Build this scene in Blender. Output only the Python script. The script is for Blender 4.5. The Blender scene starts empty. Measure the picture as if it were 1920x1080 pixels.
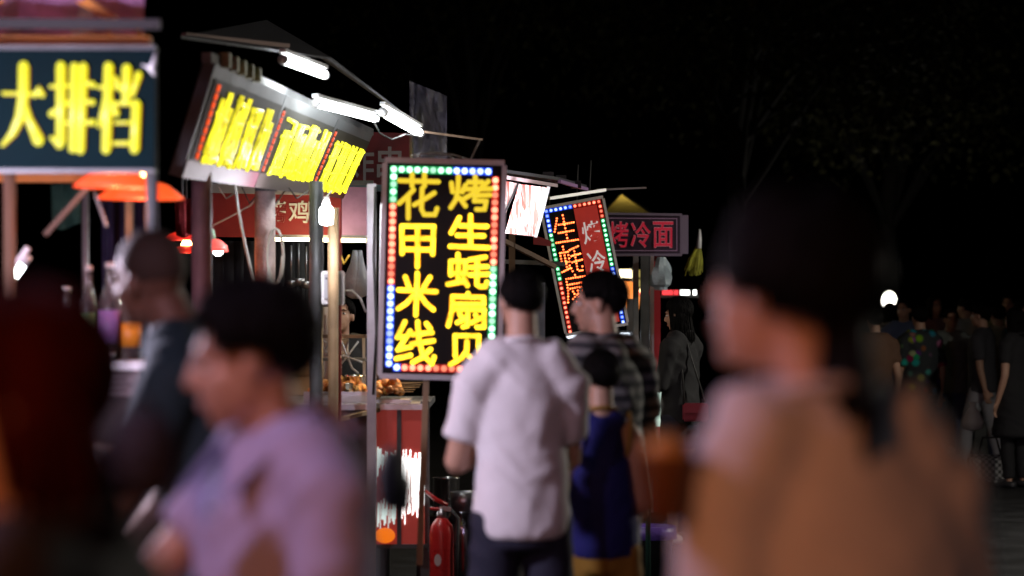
import bpy, bmesh, math, random
from mathutils import Vector, Matrix, noise

# ---------------------------------------------------------------- camera, sky, exposure
R = math.radians
V = Vector
rnd = random.Random(7)
sc = bpy.context.scene
COL = sc.collection
F, HZ, CAMZ = 4533.0, 580.0, 1.55          # 85 mm lens in pixels of a 1920 wide frame, horizon row, eye height

cam = bpy.data.cameras.new('camera')
cam.lens = 85; cam.sensor_width = 36; cam.shift_y = 40 / 1920
cam.clip_start = 0.05; cam.clip_end = 600
cam.dof.use_dof = True; cam.dof.focus_distance = 15.5; cam.dof.aperture_fstop = 1.75
cam.dof.aperture_blades = 9
camo = bpy.data.objects.new('camera', cam); COL.objects.link(camo)
camo.location = (0, 0, CAMZ); camo.rotation_euler = (R(90), 0, 0)
sc.camera = camo

w = bpy.data.worlds.new('World'); sc.world = w; w.use_nodes = True
nt = w.node_tree; bg = nt.nodes['Background']
sky = nt.nodes.new('ShaderNodeTexSky'); sky.sky_type = 'NISHITA'; sky.sun_disc = False
sky.sun_elevation = R(-6); sky.sun_rotation = R(200)
nt.links.new(sky.outputs[0], bg.inputs[0]); bg.inputs[1].default_value = 0.004

sc.view_settings.view_transform = 'Standard'; sc.view_settings.look = 'None'
sc.view_settings.exposure = 0.0; sc.view_settings.gamma = 1.0
sc.render.engine = 'CYCLES'
sc.cycles.use_denoising = True
sc.cycles.max_bounces = 6; sc.cycles.sample_clamp_indirect = 4.0
sc.cycles.caustics_reflective = False; sc.cycles.caustics_refractive = False
LAMP_SCALE = 1.0

# ---------------------------------------------------------------- helpers
def at(px, py, Y):
    """a point of the place: image column, image row and metres away from the lens"""
    return V(((px - 960) / F * Y, Y, CAMZ + (HZ - py) / F * Y))

def pxpos(px, Y): return (px - 960) / F * Y
MW = {}
def link(o): COL.objects.link(o); return o
def tag(o, label=None, cat=None, group=None, kind=None):
    if label: o['label'] = label
    if cat: o['category'] = cat
    if group: o['group'] = group
    if kind: o['kind'] = kind
    return o
def thing(name, label, cat, loc=(0, 0, 0), rotz=0.0, group=None):
    o = link(bpy.data.objects.new(name, None))
    o.empty_display_size = 0.1
    o.location = loc; o.rotation_euler = (0, 0, rotz)
    MW[o] = Matrix.Translation(V(loc)) @ Matrix.Rotation(rotz, 4, 'Z')
    return tag(o, label, cat, group)

MATS = {}
def mat(name, col, rough=0.6, metal=0.0, bump=0.0, bscale=40, var=0.0, vscale=5, emit=None, estr=0.0, alpha=1.0, trans=0.0, stretch=None, coat=0.0, spec=.5):
    if name in MATS: return MATS[name]
    m = bpy.data.materials.new(name); m.use_nodes = True
    n, l = m.node_tree.nodes, m.node_tree.links
    b = n['Principled BSDF']
    b.inputs['Base Color'].default_value = (*col, 1); b.inputs['Roughness'].default_value = rough
    b.inputs['Metallic'].default_value = metal; b.inputs['Alpha'].default_value = alpha
    b.inputs['Transmission Weight'].default_value = trans
    b.inputs['Coat Weight'].default_value = coat; b.inputs['Specular IOR Level'].default_value = spec
    tc = n.new('ShaderNodeTexCoord'); mp = n.new('ShaderNodeMapping')
    l.new(tc.outputs['Object'], mp.inputs[0])
    if stretch: mp.inputs['Scale'].default_value = stretch
    if var:
        t = n.new('ShaderNodeTexNoise'); t.inputs['Scale'].default_value = vscale; t.inputs['Detail'].default_value = 6
        l.new(mp.outputs[0], t.inputs[0])
        mx = n.new('ShaderNodeMix'); mx.data_type = 'RGBA'
        mx.inputs[6].default_value = tuple(max(0, c * (1 - var)) for c in col) + (1,)
        mx.inputs[7].default_value = tuple(min(1, c * (1 + var)) for c in col) + (1,)
        cr = n.new('ShaderNodeValToRGB'); cr.color_ramp.elements[0].position = .35; cr.color_ramp.elements[1].position = .65
        l.new(t.outputs[0], cr.inputs[0]); l.new(cr.outputs[0], mx.inputs[0]); l.new(mx.outputs[2], b.inputs['Base Color'])
        mr = n.new('ShaderNodeMapRange'); mr.inputs[3].default_value = max(0.05, rough - .12); mr.inputs[4].default_value = min(1, rough + .12)
        l.new(t.outputs[0], mr.inputs[0]); l.new(mr.outputs[0], b.inputs['Roughness'])
    if bump:
        t2 = n.new('ShaderNodeTexNoise'); t2.inputs['Scale'].default_value = bscale; t2.inputs['Detail'].default_value = 5
        l.new(mp.outputs[0], t2.inputs[0])
        bp = n.new('ShaderNodeBump'); bp.inputs['Strength'].default_value = bump; bp.inputs['Distance'].default_value = 0.02
        l.new(t2.outputs[0], bp.inputs['Height']); l.new(bp.outputs[0], b.inputs['Normal'])
    if emit:
        b.inputs['Emission Color'].default_value = (*emit, 1); b.inputs['Emission Strength'].default_value = estr
    MATS[name] = m
    return m

def glow(name, col, s, sample=True, vary=0):
    """a surface that gives off light itself: a tube, a bulb, an LED"""
    if name in MATS: return MATS[name]
    m = bpy.data.materials.new(name); m.use_nodes = True
    n, l = m.node_tree.nodes, m.node_tree.links
    b = n['Principled BSDF']; b.inputs['Base Color'].default_value = (.04, .04, .04, 1); b.inputs['Roughness'].default_value = .4
    b.inputs['Emission Color'].default_value = (*col, 1); b.inputs['Emission Strength'].default_value = s
    if vary:                                  # uneven lamps: some brighter, some tired
        tc = n.new('ShaderNodeTexCoord'); t = n.new('ShaderNodeTexNoise'); t.inputs['Scale'].default_value = vary; t.inputs['Detail'].default_value = 2
        l.new(tc.outputs['Object'], t.inputs[0]); mr = n.new('ShaderNodeMapRange'); mr.inputs[1].default_value = .32; mr.inputs[2].default_value = .68
        mr.inputs[3].default_value = s * .5; mr.inputs[4].default_value = s * 1.35; l.new(t.outputs[0], mr.inputs[0]); l.new(mr.outputs[0], b.inputs['Emission Strength'])
    if not sample: m.cycles.emission_sampling = 'NONE'
    MATS[name] = m
    return m

def printed(name, fn):
    if name in MATS: return MATS[name]
    m = bpy.data.materials.new(name); m.use_nodes = True
    fn(m.node_tree.nodes, m.node_tree.links, m.node_tree.nodes['Principled BSDF'])
    MATS[name] = m
    return m

class MB:
    def __init__(s): s.v = []; s.f = []
    def add(s, vs, fs):
        k = len(s.v); s.v += [V(p) for p in vs]; s.f += [tuple(i + k for i in f) for f in fs]
        return s
    def box(s, c, size, M=None):
        c = V(c); h = V(size) / 2
        M = M or Matrix.Identity(3)
        vs = [c + M @ V((sx * h.x, sy * h.y, sz * h.z)) for sx in (-1, 1) for sy in (-1, 1) for sz in (-1, 1)]
        return s.add(vs, [(0, 1, 3, 2), (4, 6, 7, 5), (0, 4, 5, 1), (2, 3, 7, 6), (0, 2, 6, 4), (1, 5, 7, 3)])
    def slab(s, a, b, c, d, t):
        """a quad a b c d given the thickness vector t"""
        q = [V(a), V(b), V(c), V(d)]; t = V(t)
        return s.add(q + [p + t for p in q], [(0, 1, 2, 3), (7, 6, 5, 4), (0, 4, 5, 1), (1, 5, 6, 2), (2, 6, 7, 3), (3, 7, 4, 0)])
    def tube(s, path, r, n=8, flat=None):
        path = [V(p) for p in path]; m = len(path)
        rr = r if isinstance(r, (list, tuple)) else [r] * m
        rings = []; up = None
        for i, p in enumerate(path):
            t = (path[min(i + 1, m - 1)] - path[max(i - 1, 0)])
            t = t.normalized() if t.length > 1e-9 else V((0, 0, 1))
            if up is None or abs(up.dot(t)) > .97: up = V((0, 0, 1)) if abs(t.z) < .9 else V((0, 1, 0))
            a = t.cross(up).normalized(); b = a.cross(t).normalized(); up = b
            rings.append([p + a * math.cos(2 * math.pi * k / n) * rr[i] + b * math.sin(2 * math.pi * k / n) * rr[i] for k in range(n)])
        vs = [q for g in rings for q in g]; fs = []
        for i in range(m - 1):
            for k in range(n):
                fs.append((i * n + k, i * n + (k + 1) % n, (i + 1) * n + (k + 1) % n, (i + 1) * n + k))
        fs.append(tuple(reversed(range(n)))); fs.append(tuple((m - 1) * n + k for k in range(n)))
        return s.add(vs, fs)
    def ball(s, c, r, M=None, n=14, m=9):
        c = V(c); r = V(r) if not isinstance(r, (int, float)) else V((r, r, r)); M = M or Matrix.Identity(3)
        vs = [c + M @ V((0, 0, r.z))]
        for i in range(1, m):
            ph = math.pi * i / m
            for k in range(n):
                th = 2 * math.pi * k / n
                vs.append(c + M @ V((r.x * math.sin(ph) * math.cos(th), r.y * math.sin(ph) * math.sin(th), r.z * math.cos(ph))))
        vs.append(c + M @ V((0, 0, -r.z)))
        fs = [(0, 1 + k, 1 + (k + 1) % n) for k in range(n)]
        for i in range(m - 2):
            for k in range(n):
                fs.append((1 + i * n + k, 1 + (i + 1) * n + k, 1 + (i + 1) * n + (k + 1) % n, 1 + i * n + (k + 1) % n))
        L = len(vs) - 1
        fs += [(L, 1 + (m - 2) * n + (k + 1) % n, 1 + (m - 2) * n + k) for k in range(n)]
        return s.add(vs, fs)
    def lathe(s, c, prof, n=20, M=None):
        c = V(c); M = M or Matrix.Identity(3); m = len(prof)
        vs = [c + M @ V((r * math.cos(2 * math.pi * k / n), r * math.sin(2 * math.pi * k / n), z)) for r, z in prof for k in range(n)]
        fs = [(i * n + k, i * n + (k + 1) % n, (i + 1) * n + (k + 1) % n, (i + 1) * n + k) for i in range(m - 1) for k in range(n)]
        if prof[0][0] > 1e-4: fs.append(tuple(reversed(range(n))))
        if prof[-1][0] > 1e-4: fs.append(tuple((m - 1) * n + k for k in range(n)))
        return s.add(vs, fs)
    def loft(s, pts, rad, right=V((1, 0, 0)), n=16, dome=.6):
        """rings of half-widths (rx, ry) along a path; rounded ends"""
        pts = [V(p) for p in pts]; rad = [(q, q) if isinstance(q, (int, float)) else q for q in rad]
        t0 = (pts[0] - pts[1]).normalized(); t1 = (pts[-1] - pts[-2]).normalized()
        P, Q = list(pts), list(rad)
        if dome:
            d0 = min(rad[0]) * dome; d1 = min(rad[-1]) * dome
            P = [pts[0] + t0 * d0, pts[0] + t0 * d0 * .8, pts[0] + t0 * d0 * .45] + P + [pts[-1] + t1 * d1 * .45, pts[-1] + t1 * d1 * .8, pts[-1] + t1 * d1]
            z = lambda q, k: (q[0] * k, q[1] * k)
            Q = [z(rad[0], .25), z(rad[0], .6), z(rad[0], .88)] + Q + [z(rad[-1], .88), z(rad[-1], .6), z(rad[-1], .25)]
        m = len(P); vs = []
        for i, p in enumerate(P):
            t = (P[min(i + 1, m - 1)] - P[max(i - 1, 0)]).normalized()
            a = (right - t * right.dot(t))
            if a.length < .1: a = t.orthogonal()
            a.normalize(); b = t.cross(a)
            vs += [p + a * math.cos(2 * math.pi * k / n) * Q[i][0] + b * math.sin(2 * math.pi * k / n) * Q[i][1] for k in range(n)]
        fs = [(i * n + k, i * n + (k + 1) % n, (i + 1) * n + (k + 1) % n, (i + 1) * n + k) for i in range(m - 1) for k in range(n)]
        fs.append(tuple(reversed(range(n)))); fs.append(tuple((m - 1) * n + k for k in range(n)))
        return s.add(vs, fs)
    def mesh(s, name, org=None, inv=None):
        vs = s.v
        if inv is not None: vs = [inv @ p for p in vs]
        if org is not None: vs = [p - org for p in vs]
        me = bpy.data.meshes.new(name); me.from_pydata([tuple(p) for p in vs], [], s.f); me.update()
        return me
    def build(s, name, m, parent=None, smooth=False, local=False, bevel=0.0, top=None):
        """one mesh object; top-level meshes get their origin at their base, parts are put into their thing's frame"""
        org = inv = None
        if parent is None:
            xs = [p.x for p in s.v]; ys = [p.y for p in s.v]; zs = [p.z for p in s.v]
            org = V(((min(xs) + max(xs)) / 2, (min(ys) + max(ys)) / 2, min(zs)))
        elif not local:
            inv = MW[parent].inverted()
        me = s.mesh(name, org, inv)
        if smooth:
            for p in me.polygons: p.use_smooth = True
        me.materials.append(m)
        bm = bmesh.new(); bm.from_mesh(me); bmesh.ops.recalc_face_normals(bm, faces=bm.faces)
        if bevel: bmesh.ops.bevel(bm, geom=bm.edges[:], offset=bevel, segments=2, affect='EDGES', clamp_overlap=True)
        bm.to_mesh(me); bm.free()
        o = link(bpy.data.objects.new(name, me))
        if parent: o.parent = parent; MW[o] = MW[parent].copy()
        else: o.location = org; MW[o] = Matrix.Translation(org)
        if top: tag(o, *top)
        return o

def piece(me, name, parent, p, M=None):
    """another copy of a small part that shares its mesh"""
    o = link(bpy.data.objects.new(name, me)); o.parent = parent
    m = Matrix.Translation(V(p)) @ (M.to_4x4() if M else Matrix.Identity(4))
    o.matrix_local = MW[parent].inverted() @ m
    return o

def pole(name, a, b, r, m, parent, n=10): return MB().tube([a, b], r, n).build(name, m, parent, smooth=True)
def bar(a, b, wx, wz, mb=None):
    """square bar from a to b"""
    a, b = V(a), V(b); t = (b - a).normalized(); up = V((0, 0, 1)) if abs(t.z) < .9 else V((0, 1, 0))
    x = t.cross(up).normalized(); z = x.cross(t)
    mb = mb or MB(); return mb.box((a + b) / 2, (wx, (b - a).length, wz), Matrix((x, t, z)).transposed())
def lamp_light(name, parent, p, col, watts, r=.03, kind='POINT'):
    d = bpy.data.lights.new(name, kind); d.energy = watts * LAMP_SCALE; d.color = col; d.shadow_soft_size = r
    o = link(bpy.data.objects.new(name, d)); o.parent = parent
    o.matrix_local = MW[parent].inverted() @ Matrix.Translation(V(p))
    return o

def remesh(o, voxel, smooth=4, fold=0.0, seed=0, fs=(7, 7, 11)):
    md = o.modifiers.new('r', 'REMESH'); md.mode = 'VOXEL'; md.voxel_size = voxel; md.use_smooth_shade = True
    s = o.modifiers.new('s', 'SMOOTH'); s.factor = .5; s.iterations = smooth
    dg = bpy.context.evaluated_depsgraph_get()
    me = bpy.data.meshes.new_from_object(o.evaluated_get(dg)); me.name = o.name
    old = o.data; mats = list(old.materials); o.modifiers.clear(); o.data = me; bpy.data.meshes.remove(old)
    me.materials.clear()
    for m in mats: me.materials.append(m)
    if fold:
        no = [v.normal.copy() for v in me.vertices]
        for v, n_ in zip(me.vertices, no):
            p = v.co
            a = noise.noise(V((p.x * fs[0] + seed + p.z * 4, p.y * fs[1], p.z * fs[2] - abs(p.x) * 9 + seed)))
            b = noise.noise(V((p.x * 17 - p.z * 9, p.y * 17 + seed, p.z * 21 + p.x * 11)))
            v.co = p + n_ * (fold * ((1 - abs(a) * 2.4)) + fold * .35 * b)
    for p in me.polygons: p.use_smooth = True
    me.update()
    return o

def letters(body, name, m, parent, org, u, v, width, height, depth=.006, fat=.02):
    """the characters of a line as flat cut-out letters, one part each"""
    u, v = V(u).normalized(), V(v).normalized(); nrm = u.cross(v) * -1
    w1 = width / len(body)
    for i, ch in enumerate(body):
        c = bpy.data.curves.new('t', 'FONT'); c.body = ch; c.offset = fat; c.extrude = depth / max(w1, 1e-3) / 2
        o = bpy.data.objects.new('t', c); link(o)
        me = bpy.data.meshes.new_from_object(o.evaluated_get(bpy.context.evaluated_depsgraph_get()))
        bpy.data.objects.remove(o)
        xs = [q.co.x for q in me.vertices]; ys = [q.co.y for q in me.vertices]
        sx = w1 * .9 / (max(xs) - min(xs)); sy = height / (max(ys) - min(ys))
        inv = MW[parent].inverted()
        for q in me.vertices:
            p = V(org) + u * (w1 * (i + .05) + (q.co.x - min(xs)) * sx) + v * ((max(ys) - q.co.y) * sy) + nrm * (q.co.z * w1 + depth / 2)
            q.co = inv @ p
        me.name = name; me.materials.append(m)
        ob = link(bpy.data.objects.new(name, me)); ob.parent = parent

# ---------------------------------------------------------------- materials
STEEL = mat('brushed_steel', (.45, .45, .47), .35, .9, .05, 60, .2)
DSTEEL = mat('dull_painted_steel', (.09, .095, .1), .5, .3, .08, 40, .3)
GALV = mat('galvanised_pipe', (.34, .34, .36), .45, .7, .06, 30, .25)
TANPOLE = mat('tan_painted_pole', (.38, .26, .14), .55, 0, .1, 30, .3)
WOOD = mat('old_timber', (.13, .075, .045), .7, 0, .3, 20, .35, 4, stretch=(1, 1, .2))
BLACKP = mat('black_plastic', (.012, .012, .014), .45)
ALU = mat('aluminium_frame', (.62, .63, .64), .4, .15, .04, 50, .15)
WHITEP = mat('white_plastic', (.75, .75, .76), .4, 0, 0, 1, .06)
REDB = mat('red_banner_cloth', (.26, .015, .02), .65, 0, .12, 12, .18)
MAROON = mat('maroon_board', (.2, .02, .025), .6, 0, .1, 12, .25)
GREYCLOTH = mat('grey_awning_cloth', (.36, .36, .38), .8, 0, .25, 9, .2)
DARKTARP = mat('dark_tarpaulin', (.035, .035, .045), .7, 0, .3, 8, .3)
PURTARP = mat('violet_tarpaulin', (.3, .15, .3), .7, 0, .35, 7, .35)
ASPH = mat('asphalt', (.024, .024, .026), .85, 0, .4, 90, .35, 3, spec=.15)
LETTERW = mat('white_vinyl_letter', (.72, .72, .74), .5)
RUBBER = mat('cable_rubber', (.03, .03, .03), .6)
CABLEW = mat('pale_cable', (.42, .4, .36), .6)
def cloth(name, col, rough=.85, var=.06): return mat(name, col, rough, 0, .18, 260, var, 3)
BLACKC = cloth('black_cloth', (.01, .01, .012))
# ---------------------------------------------------------------- ground, trees, far street
g = MB(); g.slab((-150, -20, -.3), (150, -20, -.3), (150, 300, -.3), (-150, 300, -.3), (0, 0, .3))
tag(g.build('ground', ASPH), kind='structure')

LEAF = mat('tree_leaf', (.03, .03, .012), .75, 0, 0, 1, .6, 1.2, spec=.1)
BARK = mat('tree_bark', (.006, .005, .004), .9, 0, .6, 30, .3)
def tree(label, x, y, h, cr, cz, n, seed, lean=(0, 0)):
    rg = random.Random(seed)
    t = thing('street_tree', label, 'tree', (x, y, 0), 0, 'trees above the night market')
    tr = MB(); top = V((x + lean[0], y + lean[1], h * .62))
    b0 = V((x, y, -.05))
    tr.tube([b0, b0.lerp(top, .3) + V((.08, 0, 0)), b0.lerp(top, .65) - V((.06, 0, 0)), top], [.2, .15, .13, .08], 10)
    cl = []
    for i in range(16):
        a = rg.uniform(0, 6.28); zz = rg.uniform(-.8, 1) ; rr_ = math.sqrt(max(.1, 1 - zz * zz * .8))
        q = V((x + lean[0] + math.cos(a) * cr * rr_ * rg.uniform(.4, 1), y + lean[1] + math.sin(a) * cr * rr_ * rg.uniform(.4, 1), cz + zz * cr * .7))
        st = b0.lerp(top, rg.uniform(.5, 1)); tr.tube([st, st.lerp(q, .5) + V((0, 0, .2)), q], [.06, .035, .012], 6); cl.append(q)
    tr.build('trunk', BARK, t, True)
    lf = MB()
    for i in range(n):
        c = rg.choice(cl); d = V((rg.gauss(0, 1), rg.gauss(0, 1), rg.gauss(0, .75))); d = d.normalized() * rg.random() ** .5 * cr * .48
        p = c + d; a = V((rg.gauss(0, 1), rg.gauss(0, 1), rg.gauss(-.3, .8))).normalized(); b = a.orthogonal(); b = Matrix.Rotation(rg.uniform(0, 6.28), 3, a) @ b
        L, W_ = rg.uniform(.09, .17), rg.uniform(.025, .045)
        lf.add([p, p + a * L * .45 + b * W_, p + a * L - V((0, 0, .02)), p + a * L * .45 - b * W_], [(0, 1, 2, 3)])
    lf.build('crown', LEAF, t)
tree('dark leafy tree behind the cold noodle sign', 3.1, 33, 8.6, 2.9, 6.0, 12000, 21)
tree('dark leafy tree over the round street lamp', 5.6, 37, 7.5, 2.5, 5.4, 10000, 22, (.3, 0))
tree('dark tree rising behind the hanging plastic sheet', -.6, 36, 10, 3.4, 7.4, 10000, 23)

# round street lamps
BPOST = mat('black_lamp_post', (.008, .008, .01), .7, 0, 0, 1, 0, spec=.1)
def street_lamp(lp, label, watts, r=.115):
    lp = V(lp); t = thing('street_lamp', label, 'street lamp', (lp.x, lp.y, 0), 0, 'globe street lamps')
    MB().tube([(lp.x, lp.y, 0), (lp.x, lp.y, .5), (lp.x, lp.y, lp.z - r)], [.09, .05, .03], 12).build('post', BPOST, t, True)
    MB().lathe((lp.x, lp.y, lp.z - r - .04), [(.04, 0), (.06, .02), (.06, .05)], 14).build('collar', BPOST, t, True)
    MB().ball(lp, r, None, 20, 14).build('globe', glow('globe_glow', (1, .96, .82), 6), t, True)
    lamp_light('lamp_light', t, lp + V((0, -r - .06, .02)), (1, .93, .8), watts, .1)
street_lamp(at(1665, 561, 34), 'white globe street lamp glowing over the dark crowd', 40)
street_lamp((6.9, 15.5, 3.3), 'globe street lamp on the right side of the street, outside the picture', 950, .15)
# ---------------------------------------------------------------- lamps
TUBEW = glow('fluorescent_white', (.95, 1, 1), 26)
TUBEY = glow('warm_strip_light', (1, .78, .4), 16)
BULBW = glow('white_bulb', (.93, .98, 1), 40)
BULBO = glow('orange_bulb', (1, .5, .18), 30)
def tube_light(label, a, b, r=.014, m=TUBEW, watts=0, col=(.95, 1, 1), group='fluorescent tubes on the stalls', below=.06):
    a, b = V(a), V(b); t = thing('tube_light', label, 'tube light', tuple((a + b) / 2), 0, group)
    d = (b - a).normalized()
    MB().tube([a, b], r, 12).build('tube', m, t, True)
    for p, s in ((a, 1), (b, -1)): MB().tube([p - d * s * .03, p + d * s * .008], r * 1.08, 12).build('end_cap', ALU, t, True)
    h = bar(a + V((0, 0, r * 1.9)) - d * .03, b + V((0, 0, r * 1.9)) + d * .03, .03, .018); h.build('housing', WHITEP, t)
    if watts: lamp_light('lamp_light', t, (a + b) / 2 - V((0, 0, below)), col, watts, .08)
    return t

REDSH = mat('red_lamp_shade', (.75, .05, .025), .45, 0, 0, 1, 0, emit=(1, .1, .015), estr=1.25)
DEEPSH = mat('deep_red_lamp_shade', (.6, .02, .02), .45, emit=(1, .03, .012), estr=.7)
GREENARM = mat('pale_green_lamp_arm', (.3, .5, .3), .5)
def pendant(label, c, width, watts, col=(1, .32, .16), m=REDSH, cord=.5, h=.2, bulb=True, group='red-shaded lamps', lr=.05):
    c = V(c); t = thing('pendant_lamp', label, 'lamp', tuple(c), 0, group); r = width / 2
    MB().lathe(c, [(r, 0), (r * .985, .006), (r * .62, h * .8 * width), (r * .2, h * 1.1 * width), (r * .16, h * 1.25 * width), (r * .19, h * 1.08 * width), (r * .6, h * .76 * width), (r * .95, .006)], 26).build('shade', m, t, True)
    MB().tube([c + V((0, 0, h * 1.2 * width)), c + V((0, 0, h * width + cord))], .006, 6).build('cord', RUBBER, t, True)
    MB().lathe(c + V((0, 0, .0)), [(.004, .0), (.028, .02), (.03, .045), (.015, .075), (.014, .1)], 12).build('bulb', BULBO, t, True)
    if watts: lamp_light('lamp_light', t, c - V((0, 0, .05 + max(0, lr - .05))), col, watts, lr)
    return t

# ---------------------------------------------------------------- big-character stall at the left
OWOOD = mat('orange_stained_timber', (.5, .19, .03), .6, 0, .2, 20, .3, 4)  # brown timber with the orange lamplight put into its colour
Y1 = 7.6
st = thing('food_stall', 'open left stall with violet canopy and timber beams', 'stall', tuple(at(120, 580, 8.4) * V((1, 1, 0))))
for px, Y, r, m in ((18, 8.2, .022, WOOD), (285, 7.75, .019, DSTEEL), (242, 9.2, .016, TANPOLE), (-330, 7.75, .02, WOOD), (160, 9.6, .014, GALV)):
    p = at(px, 90, Y); pole('post', (p.x, Y, 0), (p.x, Y, p.z), r, m, st)
bar(at(-380, 80, 7.68), at(283, 80, 7.68), .05, .036).build('front_beam', OWOOD, st)
bar(at(-380, 42, 7.5), at(300, 46, 7.5), .03, .03).build('eave_bar', BLACKP, st)
bar(at(-330, 330, 9.3), at(290, 330, 9.3), .05, .05).build('rear_beam', OWOOD, st)
bar(at(120, -20, 7.9), at(215, 38, 7.9), .022, .03).build('roof_strut', OWOOD, st)
bar(at(200, 60, 7.9), at(232, 92, 7.9), .014, .02).build('roof_strut', OWOOD, st)
bar(at(255, 52, 8.0), at(275, 90, 8.0), .014, .02).build('roof_strut', OWOOD, st)
bar(at(-20, 10, 7.9), at(70, -50, 7.9), .022, .03).build('roof_strut', OWOOD, st)
c = MB()
n = 14
for i in range(n):                                   # sagging canopy cloth in strips
    a0, a1 = -380 + 650 * i / n, -380 + 650 * (i + 1) / n
    s0, s1 = .03 * math.sin(i * 1.9), .03 * math.sin((i + 1) * 1.9)
    P0, P1, P2, P3 = at(a0, -60, 7.45), at(a1, -60, 7.45), at(a1, 78, 9.3), at(a0, 78, 9.3)
    M0, M1 = P0.lerp(P3, .5) - V((0, 0, .07 + s0)), P1.lerp(P2, .5) - V((0, 0, .07 + s1))
    c.slab(P0, P1, M1, M0, (0, 0, .004)); c.slab(M0, M1, P2, P3, (0, 0, .004))
c.build('canopy', PURTARP, st)
bar(at(170, 345, 8.3), at(85, 440, 8.3), .016, .016).build('brace', WOOD, st)
bar(at(172, 345, 8.4), at(200, 425, 8.4), .008, .008).build('brace', DSTEEL, st)

BOARD = mat('dark_teal_sign_board', (.0018, .009, .012), .85, 0, .03, 20, .12, spec=.08)
sg = thing('stall_sign', 'dark teal sign board with big yellow LED characters', 'sign', tuple(at(50, 316, Y1)))
s = S1 = F / Y1
a, b, c_, d = at(-330, 94, Y1), at(291, 94, Y1), at(289, 317, Y1), at(-330, 317, Y1)
MB().slab(a, b, c_, d, (0, .045, 0)).build('board', BOARD, sg)
bar(a + V((0, .02, .008)), b + V((0, .02, .008)), .06, .014).build('edge_trim', DSTEEL, sg)
bar(d + V((0, .02, -.006)), c_ + V((0, .02, -.006)), .06, .012).build('edge_trim', DSTEEL, sg)
YLED = glow('yellow_led_letter', (1, .93, .015), 1.2, True)
YEDGE = glow('amber_led_edge', (1, .32, .01), .5, False)  # amber halo around the letters, painted as a wider emissive strip
BIG = {'大': [([(132, 372), (131, 540), (112, 660), (70, 750), (12, 818)], [30, 32, 30, 22, 10]), ([(18, 525), (210, 530)], [11, 11]), ([(196, 535), (218, 505), (238, 535)], [16, 24, 16]), ([(142, 590), (160, 670), (215, 790)], [14, 22, 34])],
       '排': [([(342, 372), (340, 800)], [28, 28]), ([(285, 487), (385, 482)], [11, 11]), ([(292, 640), (385, 575)], [22, 13]), ([(335, 815), (290, 775)], [24, 12]),
             ([(418, 375), (408, 838)], [25, 24]), ([(468, 375), (452, 846)], [25, 24]), ([(480, 462), (522, 478)], [12, 19]), ([(480, 570), (520, 576)], [12, 18]), ([(480, 690), (522, 688)], [12, 19]), ([(368, 692), (405, 690)], [10, 10]), ([(370, 580), (405, 580)], [10, 10])],
       '档': [([(610, 375), (596, 842)], [28, 27]), ([(552, 490), (640, 490)], [11, 11]), ([(590, 560), (556, 712)], [14, 10]), ([(630, 575), (652, 640)], [14, 20]),
             ([(712, 385), (708, 560)], [27, 25]), ([(650, 440), (672, 500)], [14, 16]), ([(778, 420), (745, 535)], [21, 12]), ([(650, 582), (770, 582)], [12, 14]), ([(766, 585), (756, 840)], [27, 27]), ([(648, 690), (760, 690)], [10, 10]), ([(642, 806), (760, 806)], [12, 14])]}
for ch, strokes in BIG.items():
    mb, eb = MB(), MB()
    for path, rad in strokes:
        P = [at(x / 3, y / 3, Y1 - .012) for x, y in path]; rr = [q / 3 / S1 * .92 for q in rad]
        P[0] += (P[0] - P[1]).normalized() * 0; 
        mb.tube(P, rr, 10)
        for e, q in ((P[0], rr[0]), (P[-1], rr[-1])): mb.ball(e, q, None, 10, 6)
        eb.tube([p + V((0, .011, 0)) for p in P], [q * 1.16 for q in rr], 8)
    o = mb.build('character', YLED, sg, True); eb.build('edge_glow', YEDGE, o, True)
# clamp and loose tape on the board's corner
cl = thing('cable_tie', 'pale torn tape tie at the corner of the teal board', 'tape', tuple(at(284, 126, Y1 - .02)))
MB().tube([at(292, 98, 7.57), at(288, 118, 7.56), at(282, 128, 7.55), at(290, 142, 7.56)], [.004, .008, .011, .004], 7).build('strap', WHITEP, cl, True)
MB().tube([at(282, 128, 7.55), at(266, 122, 7.56)], [.006, .002], 6).build('loose_end', WHITEP, cl, True)

pendant('wide red-orange lamp shade directly under the teal sign board', at(216, 351, 8.05), .275, 4, (1, .3, .12), cord=.25)
pendant('second wide red lamp shade, just behind the first under the teal board', at(264, 373, 8.7), .31, 4, (1, .3, .14), cord=.35)
pendant('small red lamp shade beside the shaved head', at(342, 450, 12.2), .2, 3, (1, .2, .1), cord=.5, m=DEEPSH)
pendant('small red lamp shade below the other one beside the shaved head', at(350, 474, 12.9), .19, 3, (1, .2, .1), cord=.5, m=DEEPSH)
# gooseneck lamp
q = at(404, 472, 11.6); t = thing('gooseneck_lamp', 'small red lamp on a bent pale green arm', 'lamp', tuple(q))
MB().tube([at(362, 480, 11.6), at(364, 440, 11.6), at(374, 424, 11.6), at(388, 422, 11.6), at(398, 434, 11.6), at(402, 452, 11.6)], .011, 8).build('arm', GREENARM, t, True)
MB().lathe(q, [(.062, 0), (.055, .03), (.025, .055), (.012, .06)], 16).build('shade', mat('pink_lit_shade', (.8, .1, .08), .4, emit=(1, .12, .1), estr=1.2), t, True)
MB().ball(q + V((.015, -.02, .005)), .024, None, 10, 8).build('bulb', BULBW, t, True)
tube_light('short white tube hanging askew at the far left edge', at(24, 520, 8.6), at(44, 492, 8.6), .015, glow('near_tube', (.9, 1, .97), 14), 0)

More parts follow.
